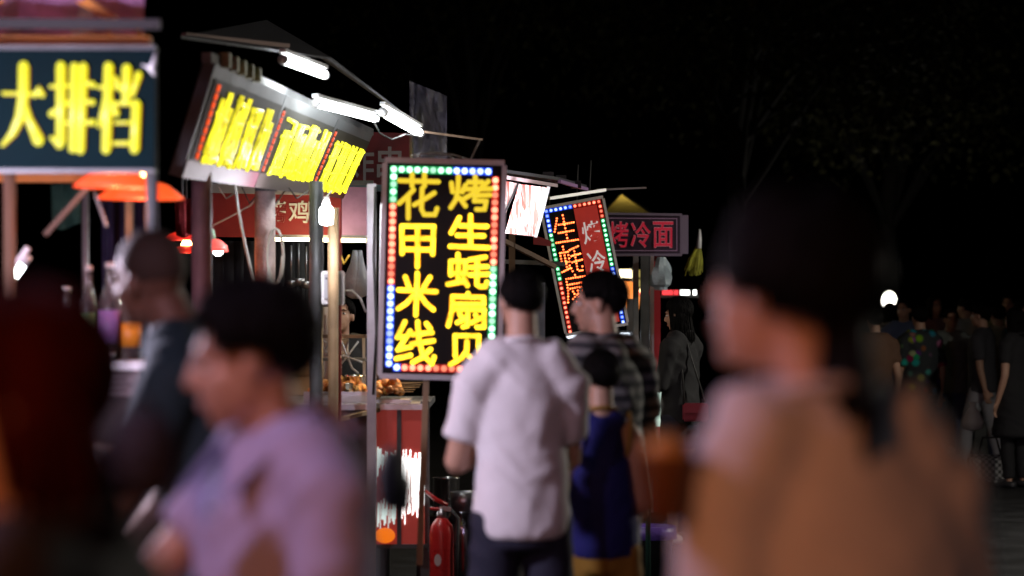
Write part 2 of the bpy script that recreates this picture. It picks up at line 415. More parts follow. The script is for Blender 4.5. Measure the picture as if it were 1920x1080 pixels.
# counter with bottles
ct = thing('stall_counter', 'left stall counter with steel top', 'counter', tuple(at(150, 1000, 8.8) * V((1, 1, 0))))
zc = at(0, 676, 8.4).z
MB().slab((-2.6, 8.3, zc), (-1.0, 8.3, zc), (-1.0, 9.0, zc), (-2.6, 9.0, zc), (0, 0, -.03)).build('top', STEEL, ct)
MB().slab((-2.6, 8.34, 0), (-1.02, 8.34, 0), (-1.02, 8.34, zc - .031), (-2.6, 8.34, zc - .031), (0, .6, 0)).build('front_panel', mat('pinkish_counter_panel', (.03, .018, .02), .7, 0, .1, 20, .3), ct)
GL = mat('bottle_glass', (.12, .1, .1), .12, 0, 0, 1, 0, trans=.5); 
LBL = {k: mat(k, c_, .5) for k, c_ in {'violet_label': (.3, .16, .42), 'orange_label': (.7, .25, .02), 'pale_label': (.45, .42, .4), 'green_label': (.12, .3, .14)}.items()}
def bottle(label, px, Y, h, r, lab, z0):
    x = pxpos(px, Y); t = thing('bottle', label, 'bottle', (x, Y, z0), 0, 'sauce bottles on the left counter')
    MB().lathe((x, Y, z0), [(r * .9, 0), (r, .01), (r, h * .6), (r * .45, h * .78), (r * .36, h * .95), (r * .4, h * .96)], 16).build('glass', GL, t, True)
    MB().lathe((x, Y, z0 + h * .18), [(r * 1.02, 0), (r * 1.02, h * .34)], 16).build('paper_label', LBL[lab], t, True)
    MB().lathe((x, Y, z0 + h * .955), [(r * .45, 0), (r * .45, h * .05), (r * .1, h * .055)], 12).build('cap', LBL['pale_label'], t, True)
bottle('tall bottle with violet label on the left counter', 206, 8.55, .34, .037, 'violet_label', zc)
bottle('bottle with orange label beside the leaning man', 244, 8.6, .25, .04, 'orange_label', zc)
bottle('bottle with green label left of the violet one', 166, 8.6, .33, .03, 'green_label', zc)
bottle('short bottle with pale label left end of the bottles', 126, 8.5, .26, .032, 'pale_label', zc)
for px, lab in ((168, 'white bowl at the left on the stall counter edge'), (201, 'white bowl next to the bottles on the counter edge')):
    x = pxpos(px, 8.33); MB().lathe((x, 8.36, zc), [(.014, 0), (.03, .012), (.036, .03), (.033, .03), (.012, .006)], 18).build('bowl', WHITEP, None, True, top=(lab, 'bowl', 'bowls on the counter'))
tt = thing('menu_card', 'pale printed menu card on the front of the left counter', 'menu card', tuple(at(224, 700, 8.3)))
MB().slab(at(196, 690, 8.33), at(262, 688, 8.33), at(262, 742, 8.33), at(196, 744, 8.33), (0, .004, 0)).build('card', mat('menu_paper', (.2, .15, .16), .6), tt)
for i in range(4):
    MB().slab(at(204, 698 + i * 11, 8.326), at(250 - 9 * (i % 2), 698 + i * 11, 8.326), at(250 - 9 * (i % 2), 702 + i * 11, 8.326), at(204, 702 + i * 11, 8.326), (0, .002, 0)).build('print_line', mat('menu_ink', (.09, .06, .07), .6), tt)
q = at(278, 800, 7.2); t = thing('bottle', 'slim clear bottle glinting behind the shirt sleeve', 'bottle', tuple(at(278, 840, 7.2)), 0, 'sauce bottles on the left counter')
MB().lathe(at(278, 838, 7.2), [(.02, 0), (.022, .01), (.02, .06), (.01, .1), (.01, .115)], 14).build('glass', mat('clear_plastic_bottle', (.7, .7, .85), .25), t, True)
MB().lathe(at(278, 838, 7.2) + V((0, 0, .116)), [(.012, 0), (.012, .015), (.004, .018)], 12).build('cap', LBL['violet_label'], t, True)
sh_ = thing('side_table', 'small dark table behind the young man in lavender', 'table', tuple(at(275, 842, 7.2) * V((1, 1, 0))))
zt = at(0, 838, 7.2).z
MB().box((pxpos(250, 7.3), 7.3, zt - .016), (.5, .4, .03)).build('table_top', DSTEEL, sh_)
for sx in (-1, 1):
    for sy in (-1, 1): MB().box((pxpos(250, 7.3) + sx * .22, 7.3 + sy * .17, (zt - .031) / 2), (.03, .03, zt - .031)).build('leg', DSTEEL, sh_)

# ---------------------------------------------------------------- slanted LED fascia stall
TL, TR, BR, BL = at(404, 118, 9.8), at(700, 252, 15.2), at(642, 372, 15.2), at(338, 333, 9.8)
def fas(u, v, d=0.0):
    p = TL.lerp(TR, u).lerp(BL.lerp(BR, u), v); nrm = (TR - TL).cross(BL - TL).normalized()
    if nrm.y > 0: nrm = -nrm
    return p + nrm * d
st = thing('food_stall', 'stall with slanted fascia, tubes and taped posts', 'stall', (-1.2, 12.3, 0))
FASC = mat('grey_fascia_sheet', (.045, .052, .056), .6, 0, .1, 14, .25)
sg = thing('fascia_sign', 'slanted fascia sign with dense yellow LED lettering', 'sign', tuple((BL + BR) / 2))
nrm = fas(.5, .5, 1) - fas(.5, .5)
for i in range(3):
    u0, u1 = (0, .345, .695)[i] + .0015, (.345, .695, 1)[i] - .0015
    MB().slab(fas(u0, 0), fas(u1, 0), fas(u1, 1), fas(u0, 1), nrm * -.05).build('panel', FASC, sg)
    MB().slab(fas(u0, .84, .004), fas(u1, .84, .004), fas(u1, 1.0, .004), fas(u0, 1.0, .004), nrm * .003).build('lower_band', (mat('pink_band', (.16, .05, .07), .6), mat('dun_band', (.08, .06, .055), .6), mat('red_band', (.16, .035, .03), .6))[i], sg)
    MB().slab(fas(u0 + .012, .12, .003), fas(u1 - .005, .12, .003), fas(u1 - .005, .835, .003), fas(u0 + .012, .835, .003), nrm * .003).build('dark_field', mat('dark_led_field', (.02, .018, .012), .7, spec=.15), sg)
YB = glow('bright_yellow_led', (1, .95, .02), 2.2, True, 14); YD = glow('dim_yellow_led', (1, .87, .03), 1.3, True, 14); RL = glow('red_led_bar', (1, .1, .02), 1.2, False)
rg = random.Random(5)
def fascia_char(u0, u1, m, v0=.21, v1=.82):
    mb = MB(); w_ = u1 - u0; j = lambda s_: rg.uniform(-s_, s_)
    nv = rg.choice((3, 3, 4))
    for i in range(nv):
        u = u0 + w_ * (i + .5) / nv; a_ = v0 + rg.choice((0, 0, .06, .14)) + j(.015); b_ = v1 - rg.choice((0, .03, .1)) + j(.015)
        mb.tube([fas(u + j(.004), a_, .012), fas(u + j(.004), (a_ + b_) / 2, .012), fas(u + j(.006), b_, .012)], (.0135 if u0 < .7 else .0095), 7)
    for v_ in (v0 + .05, v0 + .22, v0 + .4, v1 - .07):
        if rg.random() < .8: mb.tube([fas(u0 + w_ * .08, v_ + j(.03), .012), fas(u1 - w_ * .08, v_ + j(.03), .012)], .0105, 7)
    mb.tube([fas(u0 + w_ * .5, v0 + .3, .012), fas(u0 + w_ * .1, v1, .012)], .0105, 6); mb.tube([fas(u0 + w_ * .55, v0 + .4, .012), fas(u1 - w_ * .05, v1 - .03, .012)], .0115, 6)
    mb.build('character', m, sg, True)
for a_, b_, n_, m in ((.045, .325, 4, YD), (.375, .675, 4, YB), (.725, .985, 4, YB)):
    for i in range(n_): fascia_char(a_ + (b_ - a_) * i / n_ + .006, a_ + (b_ - a_) * (i + 1) / n_ - .006, m, .19 if a_ < .7 else .26, .84 if a_ < .7 else .93)
for u in (.03, .352, .703):
    for i in range(9):
        v0 = .16 + .075 * i; MB().tube([fas(u, v0, .012), fas(u, v0 + .06, .012)], .006, 6).build('red_led', RL, sg, True)
# side panel and top rails of the fascia
p0, p1, p2, p3 = fas(0, 0, -.052), fas(0, 1, -.052), fas(0, 1) + V((-.045, .35, .02)), fas(0, 0) + V((-.1, .35, .02))
MB().slab(p0, p1, at(318, 322, 10.1), at(384, 112, 10.1), (0, .02, 0)).build('side_panel', mat('brown_grey_side', (.05, .038, .036), .7, 0, .1, 10, .2), st)
bar(fas(-.01, -.02, -.03), fas(1.01, -.02, -.03), .04, .04).build('top_rail', DSTEEL, st)
bar(at(345, 66, 10.2), at(540, 86, 12.0), .02, .02).build('awning_edge', mat('faded_red_edge', (.2, .12, .1), .7), st)
MB().slab(at(340, 72, 9.9), at(622, 112, 12.4), at(790, 240, 14.6), at(500, 40, 16.5), (0, 0, .01)).build('roof_sheet', DARKTARP, st)
for i in range(5):
    u = .03 + i * .035; MB().box(fas(u, -.05, .0), (.05, .07, .06)).build('rag_bundle', mat('rag_cloth', (.34, .36, .28), .9, 0, .4, 30, .3), st)
def taped(px, Y, w_, y0, y1, m, name='post'):
    p, q = at(px, y0, Y), at(px, y1, Y); rr = w_ / 2 * Y / F
    return MB().tube([(p.x, Y, 0), (p.x, Y, .7), (p.x, Y, 1.1), (p.x, Y, q.z * .5 + p.z * .5), (p.x, Y, p.z)], [rr, rr * 1.05, rr * .96, rr * 1.04, rr], 12).build(name, m, st, True)
TAPED = mat('pipe_wrapped_in_tape', (.4, .31, .31), .55, 0, .5, 26, .4, 9)
taped(378, 10.4, 38, 300, 600, mat('maroon_post', (.2, .1, .11), .6, 0, .2, 20, .3)); taped(497, 12.6, 38, 348, 600, TAPED); taped(593, 12.2, 26, 340, 700, DSTEEL); taped(625, 11.9, 20, 390, 700, TANPOLE); taped(637, 12.05, 7, 390, 700, mat('red_conduit', (.45, .03, .03), .5), 'conduit')
MB().box(at(499, 352, 12.57), (.11, .07, .035)).build('post_cap', BLACKP, st)
# tubes above the fascia
tube_light('upper white tube light above the slanted fascia', at(532, 112, 11.2), at(608, 140, 12.2), .021, TUBEW, 5)
tube_light('middle white tube light lying along the top of the fascia', at(594, 194, 12.0), at(702, 222, 13.2), .019, TUBEW, 5)
tube_light('lower right white tube light next to the plastic sheet', at(720, 211, 13.2), at(786, 249, 14.0), .024, TUBEW, 6)
# bulb on its post
q = at(612, 420, 11.7); t = thing('led_bulb', 'bright white LED bulb hanging on the tan pole', 'lamp', tuple(q))
MB().lathe(q, [(.006, -.006), (.028, 0), (.032, .012), (.032, .074), (.024, .082)], 16).build('bulb', BULBW, t, True)
MB().lathe(q + V((0, 0, .083)), [(.024, 0), (.018, .03), (.012, .05)], 14).build('socket', WHITEP, t, True)
lamp_light('lamp_light', t, q + V((.0, -.06, .03)), (.93, .9, 1), 26, .04)
# cables
def cable(label, pts, r=.006, m=CABLEW): return MB().tube(pts, r, 6).build('cable', m, None, True, top=(label, 'cable', 'loose cables on the stalls'))
cable('pale cable drooping left of the taped post', [at(440, 340, 12), at(448, 400, 12.1), at(460, 460, 12.1), at(474, 520, 12.2), at(484, 570, 12.3)], .008)
lp_ = []
for i in range(40):
    a_ = i / 40 * 6.28 * 2.5; lp_.append(at(514 + 15 * math.cos(a_) + i * .1, 480 + 52 * math.sin(a_), 12.4 + .002 * i))
cable('coil of pale cable hanging on the taped post', lp_, .006)
cable('thin wire crossing the red banner to the taped post', [at(395, 425, 12.6), at(440, 402, 12.6), at(470, 385, 12.6), at(492, 362, 12.6)], .005)
cable('loop of white flex beside the tan pole', [at(640, 545, 12.3), at(660, 545, 12.3), at(676, 560, 12.3), at(686, 585, 12.3)], .006)
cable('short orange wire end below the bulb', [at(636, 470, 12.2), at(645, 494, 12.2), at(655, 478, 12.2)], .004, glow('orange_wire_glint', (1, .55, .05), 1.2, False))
cable('thin wires tied above the main LED sign', [at(770, 292, 11.2), at(815, 286, 11.2), at(850, 290, 11.2), at(882, 300, 11.2), at(900, 262, 11.2)], .004)

# ---------------------------------------------------------------- red banners behind
YB_ = 16.0
sg = thing('red_banner', 'long red banner with white characters under a white awning edge', 'banner', tuple(at(540, 445, YB_)))
MB().slab(at(384, 362, YB_), at(640, 364, YB_), at(640, 446, YB_), at(384, 444, YB_), (0, .02, 0)).build('cloth', REDB, sg)
MB().slab(at(641, 350, YB_ - .02), at(704, 352, YB_ - .02), at(704, 446, YB_ - .02), at(641, 446, YB_ - .02), (0, .02, 0)).build('violet_panel', mat('violet_banner_panel', (.36, .2, .42), .5, 0, .2, 20, .2), sg)
letters('烤鸡', 'character', LETTERW, sg, at(497, 376, YB_ - .004), (1, 0, 0), (0, 0, -1), 84 * YB_ / F, 42 * YB_ / F, .006, .012)
letters('月', 'character', LETTERW, sg, at(574, 378, YB_ - .004), (1, 0, 0), (0, 0, -1), 18 * YB_ / F, 40 * YB_ / F, .006, .015)
aw = thing('awning_edge', 'white awning valance above the red banner', 'awning', tuple(at(480, 365, YB_ - .15)))
MB().slab(at(388, 344, 15.7), at(610, 350, 15.7), at(600, 366, 15.7), at(388, 361, 15.7), (0, .03, 0)).build('valance', mat('white_awning_cloth', (.6, .6, .62), .7, 0, .2, 10, .1), aw)
bar(at(388, 340, 15.75), at(700, 343, 15.75), .03, .03).build('rail', DSTEEL, aw)
tube_light('warm yellow strip light under the red banner', at(500, 449, 15.6), at(688, 451, 15.6), .012, TUBEY, 13, (1, .78, .42))
sg = thing('red_sign', 'dim red sign board with two grey characters behind the fascia end', 'sign', tuple(at(730, 345, 16.6)))
MB().slab(at(650, 246, 16.6), at(772, 250, 16.6), at(772, 346, 16.6), at(650, 346, 16.6), (0, .03, 0)).build('board', MAROON, sg)
letters('炸串', 'character', mat('grey_letter', (.38, .36, .37), .6), sg, at(650, 275, 16.59), (1, 0, 0), (0, 0, -1), 108 * 16.6 / F, 66 * 16.6 / F, .006, .012)
bar(at(640, 352, 16.4), at(730, 353, 16.4), .04, .045).build('teal_rail', mat('teal_rail_paint', (.12, .22, .25), .5), sg)
sh = MB(); n = 9                                      # crumpled plastic sheet
for i in range(n):
    for j in range(12):
        def q_(a, b):
            x = 768 + 70 * a; y = (152 + 28 * a) + (150 - 14 * a) * b
            return at(x, y, 14.2 + .05 * math.sin(a * 9 + b * 3) + .03 * math.sin(a * 23 - b * 5))
        sh.add([q_(i / n, j / 12), q_((i + 1) / n, j / 12), q_((i + 1) / n, (j + 1) / 12), q_(i / n, (j + 1) / 12)], [(0, 1, 2, 3)])
sh.build('plastic_sheet', mat('crumpled_violet_plastic', (.16, .145, .2), .4, 0, .5, 12, .5, 14, alpha=.42, stretch=(4, 4, .5)), None, True, top=('crumpled translucent violet plastic sheet hung above the main LED sign', 'plastic sheet'))
bar(at(786, 246, 14.0), at(905, 262, 14.0), .016, .012).build('hanging_rod', WOOD, None, top=('thin rod sticking out above the main LED sign', 'rod'))

# clutter hung and stacked in the two left stalls
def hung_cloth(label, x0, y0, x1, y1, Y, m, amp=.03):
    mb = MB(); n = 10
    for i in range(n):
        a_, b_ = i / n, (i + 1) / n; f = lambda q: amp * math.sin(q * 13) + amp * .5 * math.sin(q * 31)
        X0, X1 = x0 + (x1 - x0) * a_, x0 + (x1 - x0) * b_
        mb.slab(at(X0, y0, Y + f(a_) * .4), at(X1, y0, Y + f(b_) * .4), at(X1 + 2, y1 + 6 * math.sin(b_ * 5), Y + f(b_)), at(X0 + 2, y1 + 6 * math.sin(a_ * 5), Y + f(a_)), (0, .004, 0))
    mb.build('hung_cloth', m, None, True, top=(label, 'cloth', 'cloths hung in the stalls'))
hung_cloth('red cloth draped on the rail behind the shaved head', 328, 372, 372, 440, 11.9, REDB)
hung_cloth('dark green cloth hanging under the teal sign board', 96, 345, 150, 425, 9.9, mat('dark_green_cloth', (.02, .07, .05), .8, 0, .2, 20, .2))
hung_cloth('dark violet backcloth behind the bottles', 190, 372, 300, 640, 10.2, mat('dark_violet_cloth', (.03, .02, .06), .85, 0, .2, 10, .3), .05)
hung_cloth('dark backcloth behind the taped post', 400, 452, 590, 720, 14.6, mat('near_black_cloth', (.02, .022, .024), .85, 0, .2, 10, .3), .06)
for i, (px, py, lab) in enumerate(((546, 500, 'left of the three'), (560, 496, 'middle one of the three'), (574, 502, 'right of the three'))):
    t = thing('ladle', 'steel ladle hanging from the banner rail, ' + lab, 'ladle', tuple(at(px, py + 40, 14.2)), 0, 'ladles on the rail')
    MB().tube([at(px, py - 40, 14.2), at(px, py + 26, 14.2)], .006, 6).build('handle', STEEL, t, True); MB().lathe(at(px, py + 40, 14.2), [(.004, 0), (.03, .012), (.04, .045), (.037, .045), (.02, .01)], 14).build('bowl', STEEL, t, True)
for i in range(4):
    q = at(548 + 5 * (i % 2), 700, 14.0); q.z = 1.0 + .11 * i
    MB().box(q, (.3, .25, .105), Matrix.Rotation(R(6 * i - 8), 3, 'Z')).build('carton', mat('brown_cardboard', (.3, .2, .11), .8, 0, .1, 30, .2), None, bevel=.004, top=(('lowest', 'second lowest', 'second highest', 'topmost')[i] + ' carton of the stack behind the dark steel post', 'carton', 'stack of cartons'))
MB().box((at(548, 0, 14).x, 14.0, .47), (.4, .35, .94)).build('cupboard', DSTEEL, None, bevel=.01, top=('low dark cupboard under the stack of cartons', 'cupboard'))
for i, px in enumerate((664, 674)):
    p_ = at(px, 470, 13.5); mb = MB().lathe(at(px, 560, 13.5), [(.01, 0), (.05, .02), (.06, .1), (.03, .2), (.012, .27)], 12); mb.v = [q + V((.02 * noise.noise(q * 12), .02 * noise.noise(q * 15), 0)) for q in mb.v]
    mb.build('carrier_bag', mat('dull_carrier_bag', (.2, .2, .24), .4, 0, .4, 20, .2), None, True, top=(('left' if i == 0 else 'right') + ' carrier bag hanging between the tan pole and the main sign', 'plastic bag', 'carrier bags on the cart'))
for i in range(5):
    cable(('first', 'second', 'third', 'fourth', 'fifth')[i] + ' thin wire, counted from the left, sagging under the fascia', [at(410 + 44 * i, 352, 12.6), at(424 + 44 * i, 372 + 9 * (i % 3), 12.8), at(446 + 44 * i, 358, 13)], .004, RUBBER if i % 2 else CABLEW)
cable('thick dark cable running down the post beside the main sign', [at(704, 350, 12.2), at(701, 480, 12.2), at(706, 620, 12.2), at(700, 740, 12.2)], .007, RUBBER)
cable('pair of tangled wires at the tips of the roof tubes', [at(700, 226, 13.2), at(712, 250, 13.2), at(735, 262, 13.3), at(760, 252, 13.6), at(790, 256, 14)], .004, RUBBER)

# ---------------------------------------------------------------- chicken cart
YC = 12.5
ca = thing('food_cart', 'food cart with red lettered front and glass case', 'food cart', (pxpos(740, 12.8), 12.8, 0))
zt = at(0, 757, YC).z
for px, Y in ((697, 12.3), (797, 12.55), (695, 14.2)):
    y_ = 345 if px < 750 and Y < 13 else 752
    p = at(px, y_, Y); MB().box((p.x, Y, p.z / 2), (.045, .045, p.z)).build('post', GALV if px < 698 and Y < 13 else DSTEEL, ca)
MB().slab((pxpos(585, 12.3) - .25, 12.45, zt), (pxpos(803, YC), 12.45, zt), (pxpos(803, YC), 13.6, zt), (pxpos(585, 12.3) - .25, 13.6, zt), (0, 0, -.03)).build('counter_top', STEEL, ca)
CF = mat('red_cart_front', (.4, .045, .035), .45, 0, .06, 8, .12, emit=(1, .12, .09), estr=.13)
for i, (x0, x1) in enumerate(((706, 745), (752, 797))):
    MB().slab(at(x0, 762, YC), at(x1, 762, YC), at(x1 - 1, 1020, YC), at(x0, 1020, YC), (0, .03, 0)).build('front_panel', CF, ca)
bar(at(748.5, 758, YC - .01), at(748.5, 1024, YC - .01), .022, .03).build('mullion', DSTEEL, ca)
bar(at(700, 760, YC - .012), at(801, 760, YC - .012), .03, .02).build('top_trim', DSTEEL, ca)
bar(at(700, 1024, YC - .012), at(801, 1024, YC - .012), .03, .02).build('bottom_trim', DSTEEL, ca)
WL = glow('white_backlit_letter', (1, 1, .97), 3.2, True); WD = glow('dim_backlit_letter', (.85, 1, .95), .8, True)
rg = random.Random(9)
def strokes(x0, x1, y0, y1, m, dens):
    mb = MB(); x = x0
    while x < x1:
        a_ = y0 + rg.uniform(0, 28); 
        while a_ < y1 - 20:
            b_ = min(y1 + rg.uniform(-12, 14), a_ + rg.uniform(35, 120)); w_ = rg.uniform(1.2, 2.8)
            mb.slab(at(x, a_, YC - .008), at(x + w_, a_, YC - .008), at(x + w_ - 1, b_, YC - .008), at(x - 1, b_, YC - .008), (0, .006, 0)); a_ = b_ + rg.uniform(3, 20) / dens
        x += rg.uniform(2.6, 4.2) / dens
    return mb.build('backlit_lettering', m, ca)
strokes(754, 769, 842, 972, WL, 1.9); strokes(772, 795, 848, 962, WL, 2.1)
strokes(707, 743, 838, 880, WD, 1.3); strokes(708, 742, 930, 984, WD, 1.3)
MB().slab((pxpos(585, 12.3) - .25, 12.52, .3), (pxpos(700, YC), 12.52, .3), (pxpos(700, YC), 12.52, zt - .031), (pxpos(585, 12.3) - .25, 12.52, zt - .031), (0, .03, 0)).build('side_front', mat('cart_side_sheet', (.14, .12, .14), .5, .2, .1, 20, .2), ca)
bar((pxpos(585, 12.2), 11.95, zt - .09), (pxpos(705, 12.2), 12.45, zt - .03), .02, .02).build('push_handle', TANPOLE, ca)
MB().ball(at(722, 1004, YC - .03), V((.052, .02, .04)), None, 14, 9).build('marker_lamp', glow('orange_marker', (1, .2, .01), .85, False), ca, True)
for px in (722, 790):
    x = pxpos(px, 12.9)
    w_ = MB(); w_.lathe((x, 12.9, .16), [(.05, -.02), (.14, -.02), (.155, 0), (.14, .02), (.05, .02)], 22, Matrix.Rotation(R(90), 3, 'Y')); w_.build('wheel', RUBBER, ca, True)
# glass case low walls
GLS = mat('case_glass', (.85, .9, .92), .08, 0, alpha=.16)
MB().slab(at(588, 742, 12.42), at(688, 742, 12.42), at(688, 757, 12.42), at(588, 757, 12.42), (0, .006, 0)).build('glass_guard', GLS, ca)
# canister, rack
q = at(665, 734, 12.8); q.z = zt
MB().lathe(q, [(.052, 0), (.052, .13), (.054, .132), (.054, .14), (.048, .14), (.048, .01)], 22).build('steel_canister', mat('polished_steel', (.6, .58, .55), .22, 1), None, True, top=('tall polished steel canister at the back of the chicken tray', 'canister', 'steel canisters on the cart'))
q = at(652, 734, 12.65); q.z = zt
MB().lathe(q, [(.036, 0), (.036, .1), (.038, .102), (.033, .102), (.033, .01)], 20).build('steel_canister', MATS['polished_steel'], None, True, top=('shorter polished steel canister in front of the tall one', 'canister', 'steel canisters on the cart'))
tr = thing('food_tray', 'steel tray heaped with fried chicken behind the tan pole', 'tray', (pxpos(640, 12.75), 12.75, zt))
MB().box((pxpos(640, 12.75), 12.75, zt + .012), (.36, .28, .022)).build('base', STEEL, tr)
MB().box((pxpos(640, 12.75), 12.602, zt + .03), (.37, .012, .058)).build('rim', STEEL, tr)
tr2 = thing('food_tray', 'tray of golden fried pieces and skewers below the main LED sign', 'tray', (pxpos(732, 12.7), 12.7, zt))
MB().box((pxpos(732, 12.7), 12.7, zt + .01), (.22, .3, .018)).build('base', STEEL, tr2)
CH = [mat('fried_chicken_a', (.5, .19, .04), .45, 0, .6, 60, .45, 40), mat('fried_chicken_b', (.62, .32, .08), .45, 0, .6, 60, .4, 40), mat('fried_chicken_c', (.38, .12, .03), .4, 0, .6, 60, .4, 40)]
cms = []
for i in range(5):
    rg = random.Random(40 + i); mb = MB().ball((0, 0, 0), V((.024, .019, .017)) * rg.uniform(.9, 1.2), None, 8, 6)
    mb.v = [p * (1 + .35 * noise.noise(p * 60 + V((i * 9, 0, 0)))) for p in mb.v]; me = mb.mesh('chicken_piece'); me.materials.append(CH[i % 3])
    for p in me.polygons: p.use_smooth = True
    cms.append(me)
rg = random.Random(3)
def heap(n, x, y, z, sx, sy, hh, lab, grp, up=.015):
    for i in range(n):
        a_, b_ = rg.uniform(-1, 1), rg.uniform(-1, 1); hz_ = hh * max(0, 1 - (a_ * a_ + b_ * b_) * .6) * rg.random() ** .5
        o = link(bpy.data.objects.new('chicken_piece', rg.choice(cms))); o.location = (x + a_ * sx, y + b_ * sy, z + up + hz_); o.rotation_euler = (rg.uniform(0, 6), rg.uniform(0, 6), rg.uniform(0, 6)); s_ = rg.uniform(.8, 1.25); o.scale = (s_,) * 3
        tag(o, lab, 'fried chicken', grp)
heap(85, pxpos(632, 12.75), 12.75, zt + .03, .14, .12, .07, 'fried chicken piece in the heaped tray behind the tan pole', 'fried chicken pieces in the left tray')
heap(38, pxpos(728, 12.7), 12.7, zt + .025, .07, .12, .09, 'golden fried piece in the tray below the main LED sign', 'fried pieces in the right tray')
for i in range(7):
    p = V((pxpos(722, 12.62) + .01 * i, 12.6 - .01 * i, zt + .06 + .008 * i)); MB().tube([p, p + V((.15, -.03 + .012 * i, .004 * (i % 3)))], .0022, 5).build('skewer', mat('bamboo', (.6, .42, .2), .6), None, top=('bamboo skewer lying across the right tray of fried pieces', 'skewer', 'skewers on the right tray'))
sf = thing('wire_shelf', 'wooden shelf with bent wire rack behind the chicken tray', 'shelf', tuple(at(640, 760, 13.4)))
MB().slab(at(590, 628, 13.4), at(684, 628, 13.4), at(684, 634, 13.4), at(590, 634, 13.4), (0, .25, 0)).build('board', WOOD, sf)
MB().slab(at(590, 672, 13.4), at(684, 672, 13.4), at(684, 677, 13.4), at(590, 677, 13.4), (0, .25, 0)).build('board', DSTEEL, sf)
for a_, b_ in (((590, 634), (592, 757)), ((682, 634), (684, 757))): bar(at(*a_, 13.45), at(*b_, 13.45), .016, .016).build('upright', GALV, sf)
for pts in (((600, 640), (612, 660), (628, 668), (640, 690)), ((672, 640), (650, 670), (632, 690), (622, 700)), ((606, 665), (650, 668), (680, 680)), ((640, 640), (660, 690), (672, 700)), ((598, 645), (606, 638), (616, 644), (610, 655))):
    MB().tube([at(*p, 13.36) for p in pts], .006, 6).build('wire', GALV, sf, True)
MB().box(at(645, 650, 13.5), (.05, .04, .09)).build('price_tag', WHITEP, sf)
# fuse box
t = thing('junction_box', 'white electrical box fixed to the tan pole', 'electrical box', tuple(at(622, 572, 12.0)))
MB().slab(at(602, 508, 12.02), at(645, 508, 12.02), at(644, 572, 12.02), at(603, 572, 12.02), (0, .08, 0)).build('housing', WHITEP, t, bevel=.006)
MB().slab(at(607, 514, 12.01), at(640, 514, 12.01), at(639, 560, 12.01), at(608, 560, 12.01), (0, .008, 0)).build('cover', mat('grey_cover', (.4, .4, .43), .5), t)
for px in (612, 634): MB().ball(at(px, 522, 12.005), .006, None, 8, 6).build('screw', DSTEEL, t, True)
# apron hanging
t = MB(); n = 8
for i in range(n):
    x0, x1 = 598 + 4.5 * i, 602.5 + 4.5 * i; f = lambda x: .03 * math.sin(x * .5)
    t.slab(at(x0, 575, 13.9 + f(x0)), at(x1, 575, 13.9 + f(x1)), at(x1 + 4, 740, 13.9 + f(x1)), at(x0 - 3, 740, 13.9 + f(x0)), (0, .006, 0))
t.build('apron', mat('cream_apron', (.5, .42, .36), .8, 0, .2, 30, .1), None, True, top=('pale apron hanging at the back of the chicken cart', 'apron'))
# vertical tube beside the main sign
tube_light('upright dim tube light along the left edge of the main sign', at(714, 698, 11.8), at(719, 400, 11.8), .008, glow('dim_tube', (.7, .75, .9), 1.3), 0, group='fluorescent tubes on the stalls')

# extinguisher
x, y = pxpos(828, 12.4), 12.4
t = thing('fire_extinguisher', 'red fire extinguisher standing beside the cart', 'fire extinguisher', (x, y, 0))
MB().lathe((x, y, 0), [(.058, 0), (.062, .015), (.062, .4), (.055, .44), (.03, .475), (.022, .48)], 24).build('cylinder', mat('red_gloss_paint', (.5, .02, .02), .3, 0, 0, 1, .08, coat=.3), t, True)
MB().lathe((x, y, .48), [(.022, 0), (.024, .03), (.014, .035), (.014, .05)], 16).build('valve', STEEL, t, True)
bar((x - .01, y, .53), (x + .05, y, .525), .022, .02).build('valve_head', STEEL, t)
MB().tube([(x + .03, y, .545), (x - .03, y, .575), (x - .085, y, .62)], [.01, .012, .008], 7).build('lever', MATS['red_gloss_paint'], t, True)
MB().tube([(x + .03, y, .52), (x - .06, y, .53)], .008, 7).build('handle', MATS['red_gloss_paint'], t, True)
MB().tube([(x + .045, y, .525), (x + .085, y - .01, .48), (x + .08, y - .02, .3), (x + .075, y - .02, .16)], .009, 8).build('hose', RUBBER, t, True)
MB().lathe((x, y, .12), [(.0632, 0), (.0632, .006)], 24).build('strap', mat('cream_strap', (.5, .42, .3), .6), t, True)
q = MB(); 
for i in range(16): pass
q.lathe((x - .018, y - .0602, .27), [(.001, 0), (.018, .0), (.018, .003), (.001, .003)], 18, Matrix.Rotation(R(90), 3, 'X') @ Matrix.Diagonal((1, 1.7, 1))); q.build('round_sticker', mat('pale_sticker', (.6, .5, .48), .5), t)
# gas bottle + pots
x, y = pxpos(872, 13.0), 13.0
t = thing('gas_bottle', 'shiny gas bottle behind the fire extinguisher', 'gas bottle', (x, y, 0))
MB().lathe((x, y, 0), [(.1, 0), (.12, .03), (.12, .38), (.09, .46), (.03, .49)], 24).build('tank', mat('dark_chrome', (.25, .25, .27), .18, .9), t, True)
MB().lathe((x, y, .47), [(.075, 0), (.08, .1), (.074, .1), (.07, 0)], 20).build('collar', STEEL, t, True)
MB().tube([(x, y, .49), (x, y, .55)], .015, 8).build('valve', STEEL, t, True)
x = pxpos(836, 13.3)
MB().lathe((x, 13.3, .42), [(.07, 0), (.075, .02), (.075, .2), (.08, .205), (.07, .205), (.068, .02)], 22).build('cooking_pot', MATS['polished_steel'], None, True, top=('steel pot on the crate behind the fire extinguisher', 'pot'))
MB().box((x, 13.3, .21), (.26, .26, .418)).build('crate', BLACKP, None, bevel=.01, top=('dark crate under the steel pot', 'crate'))

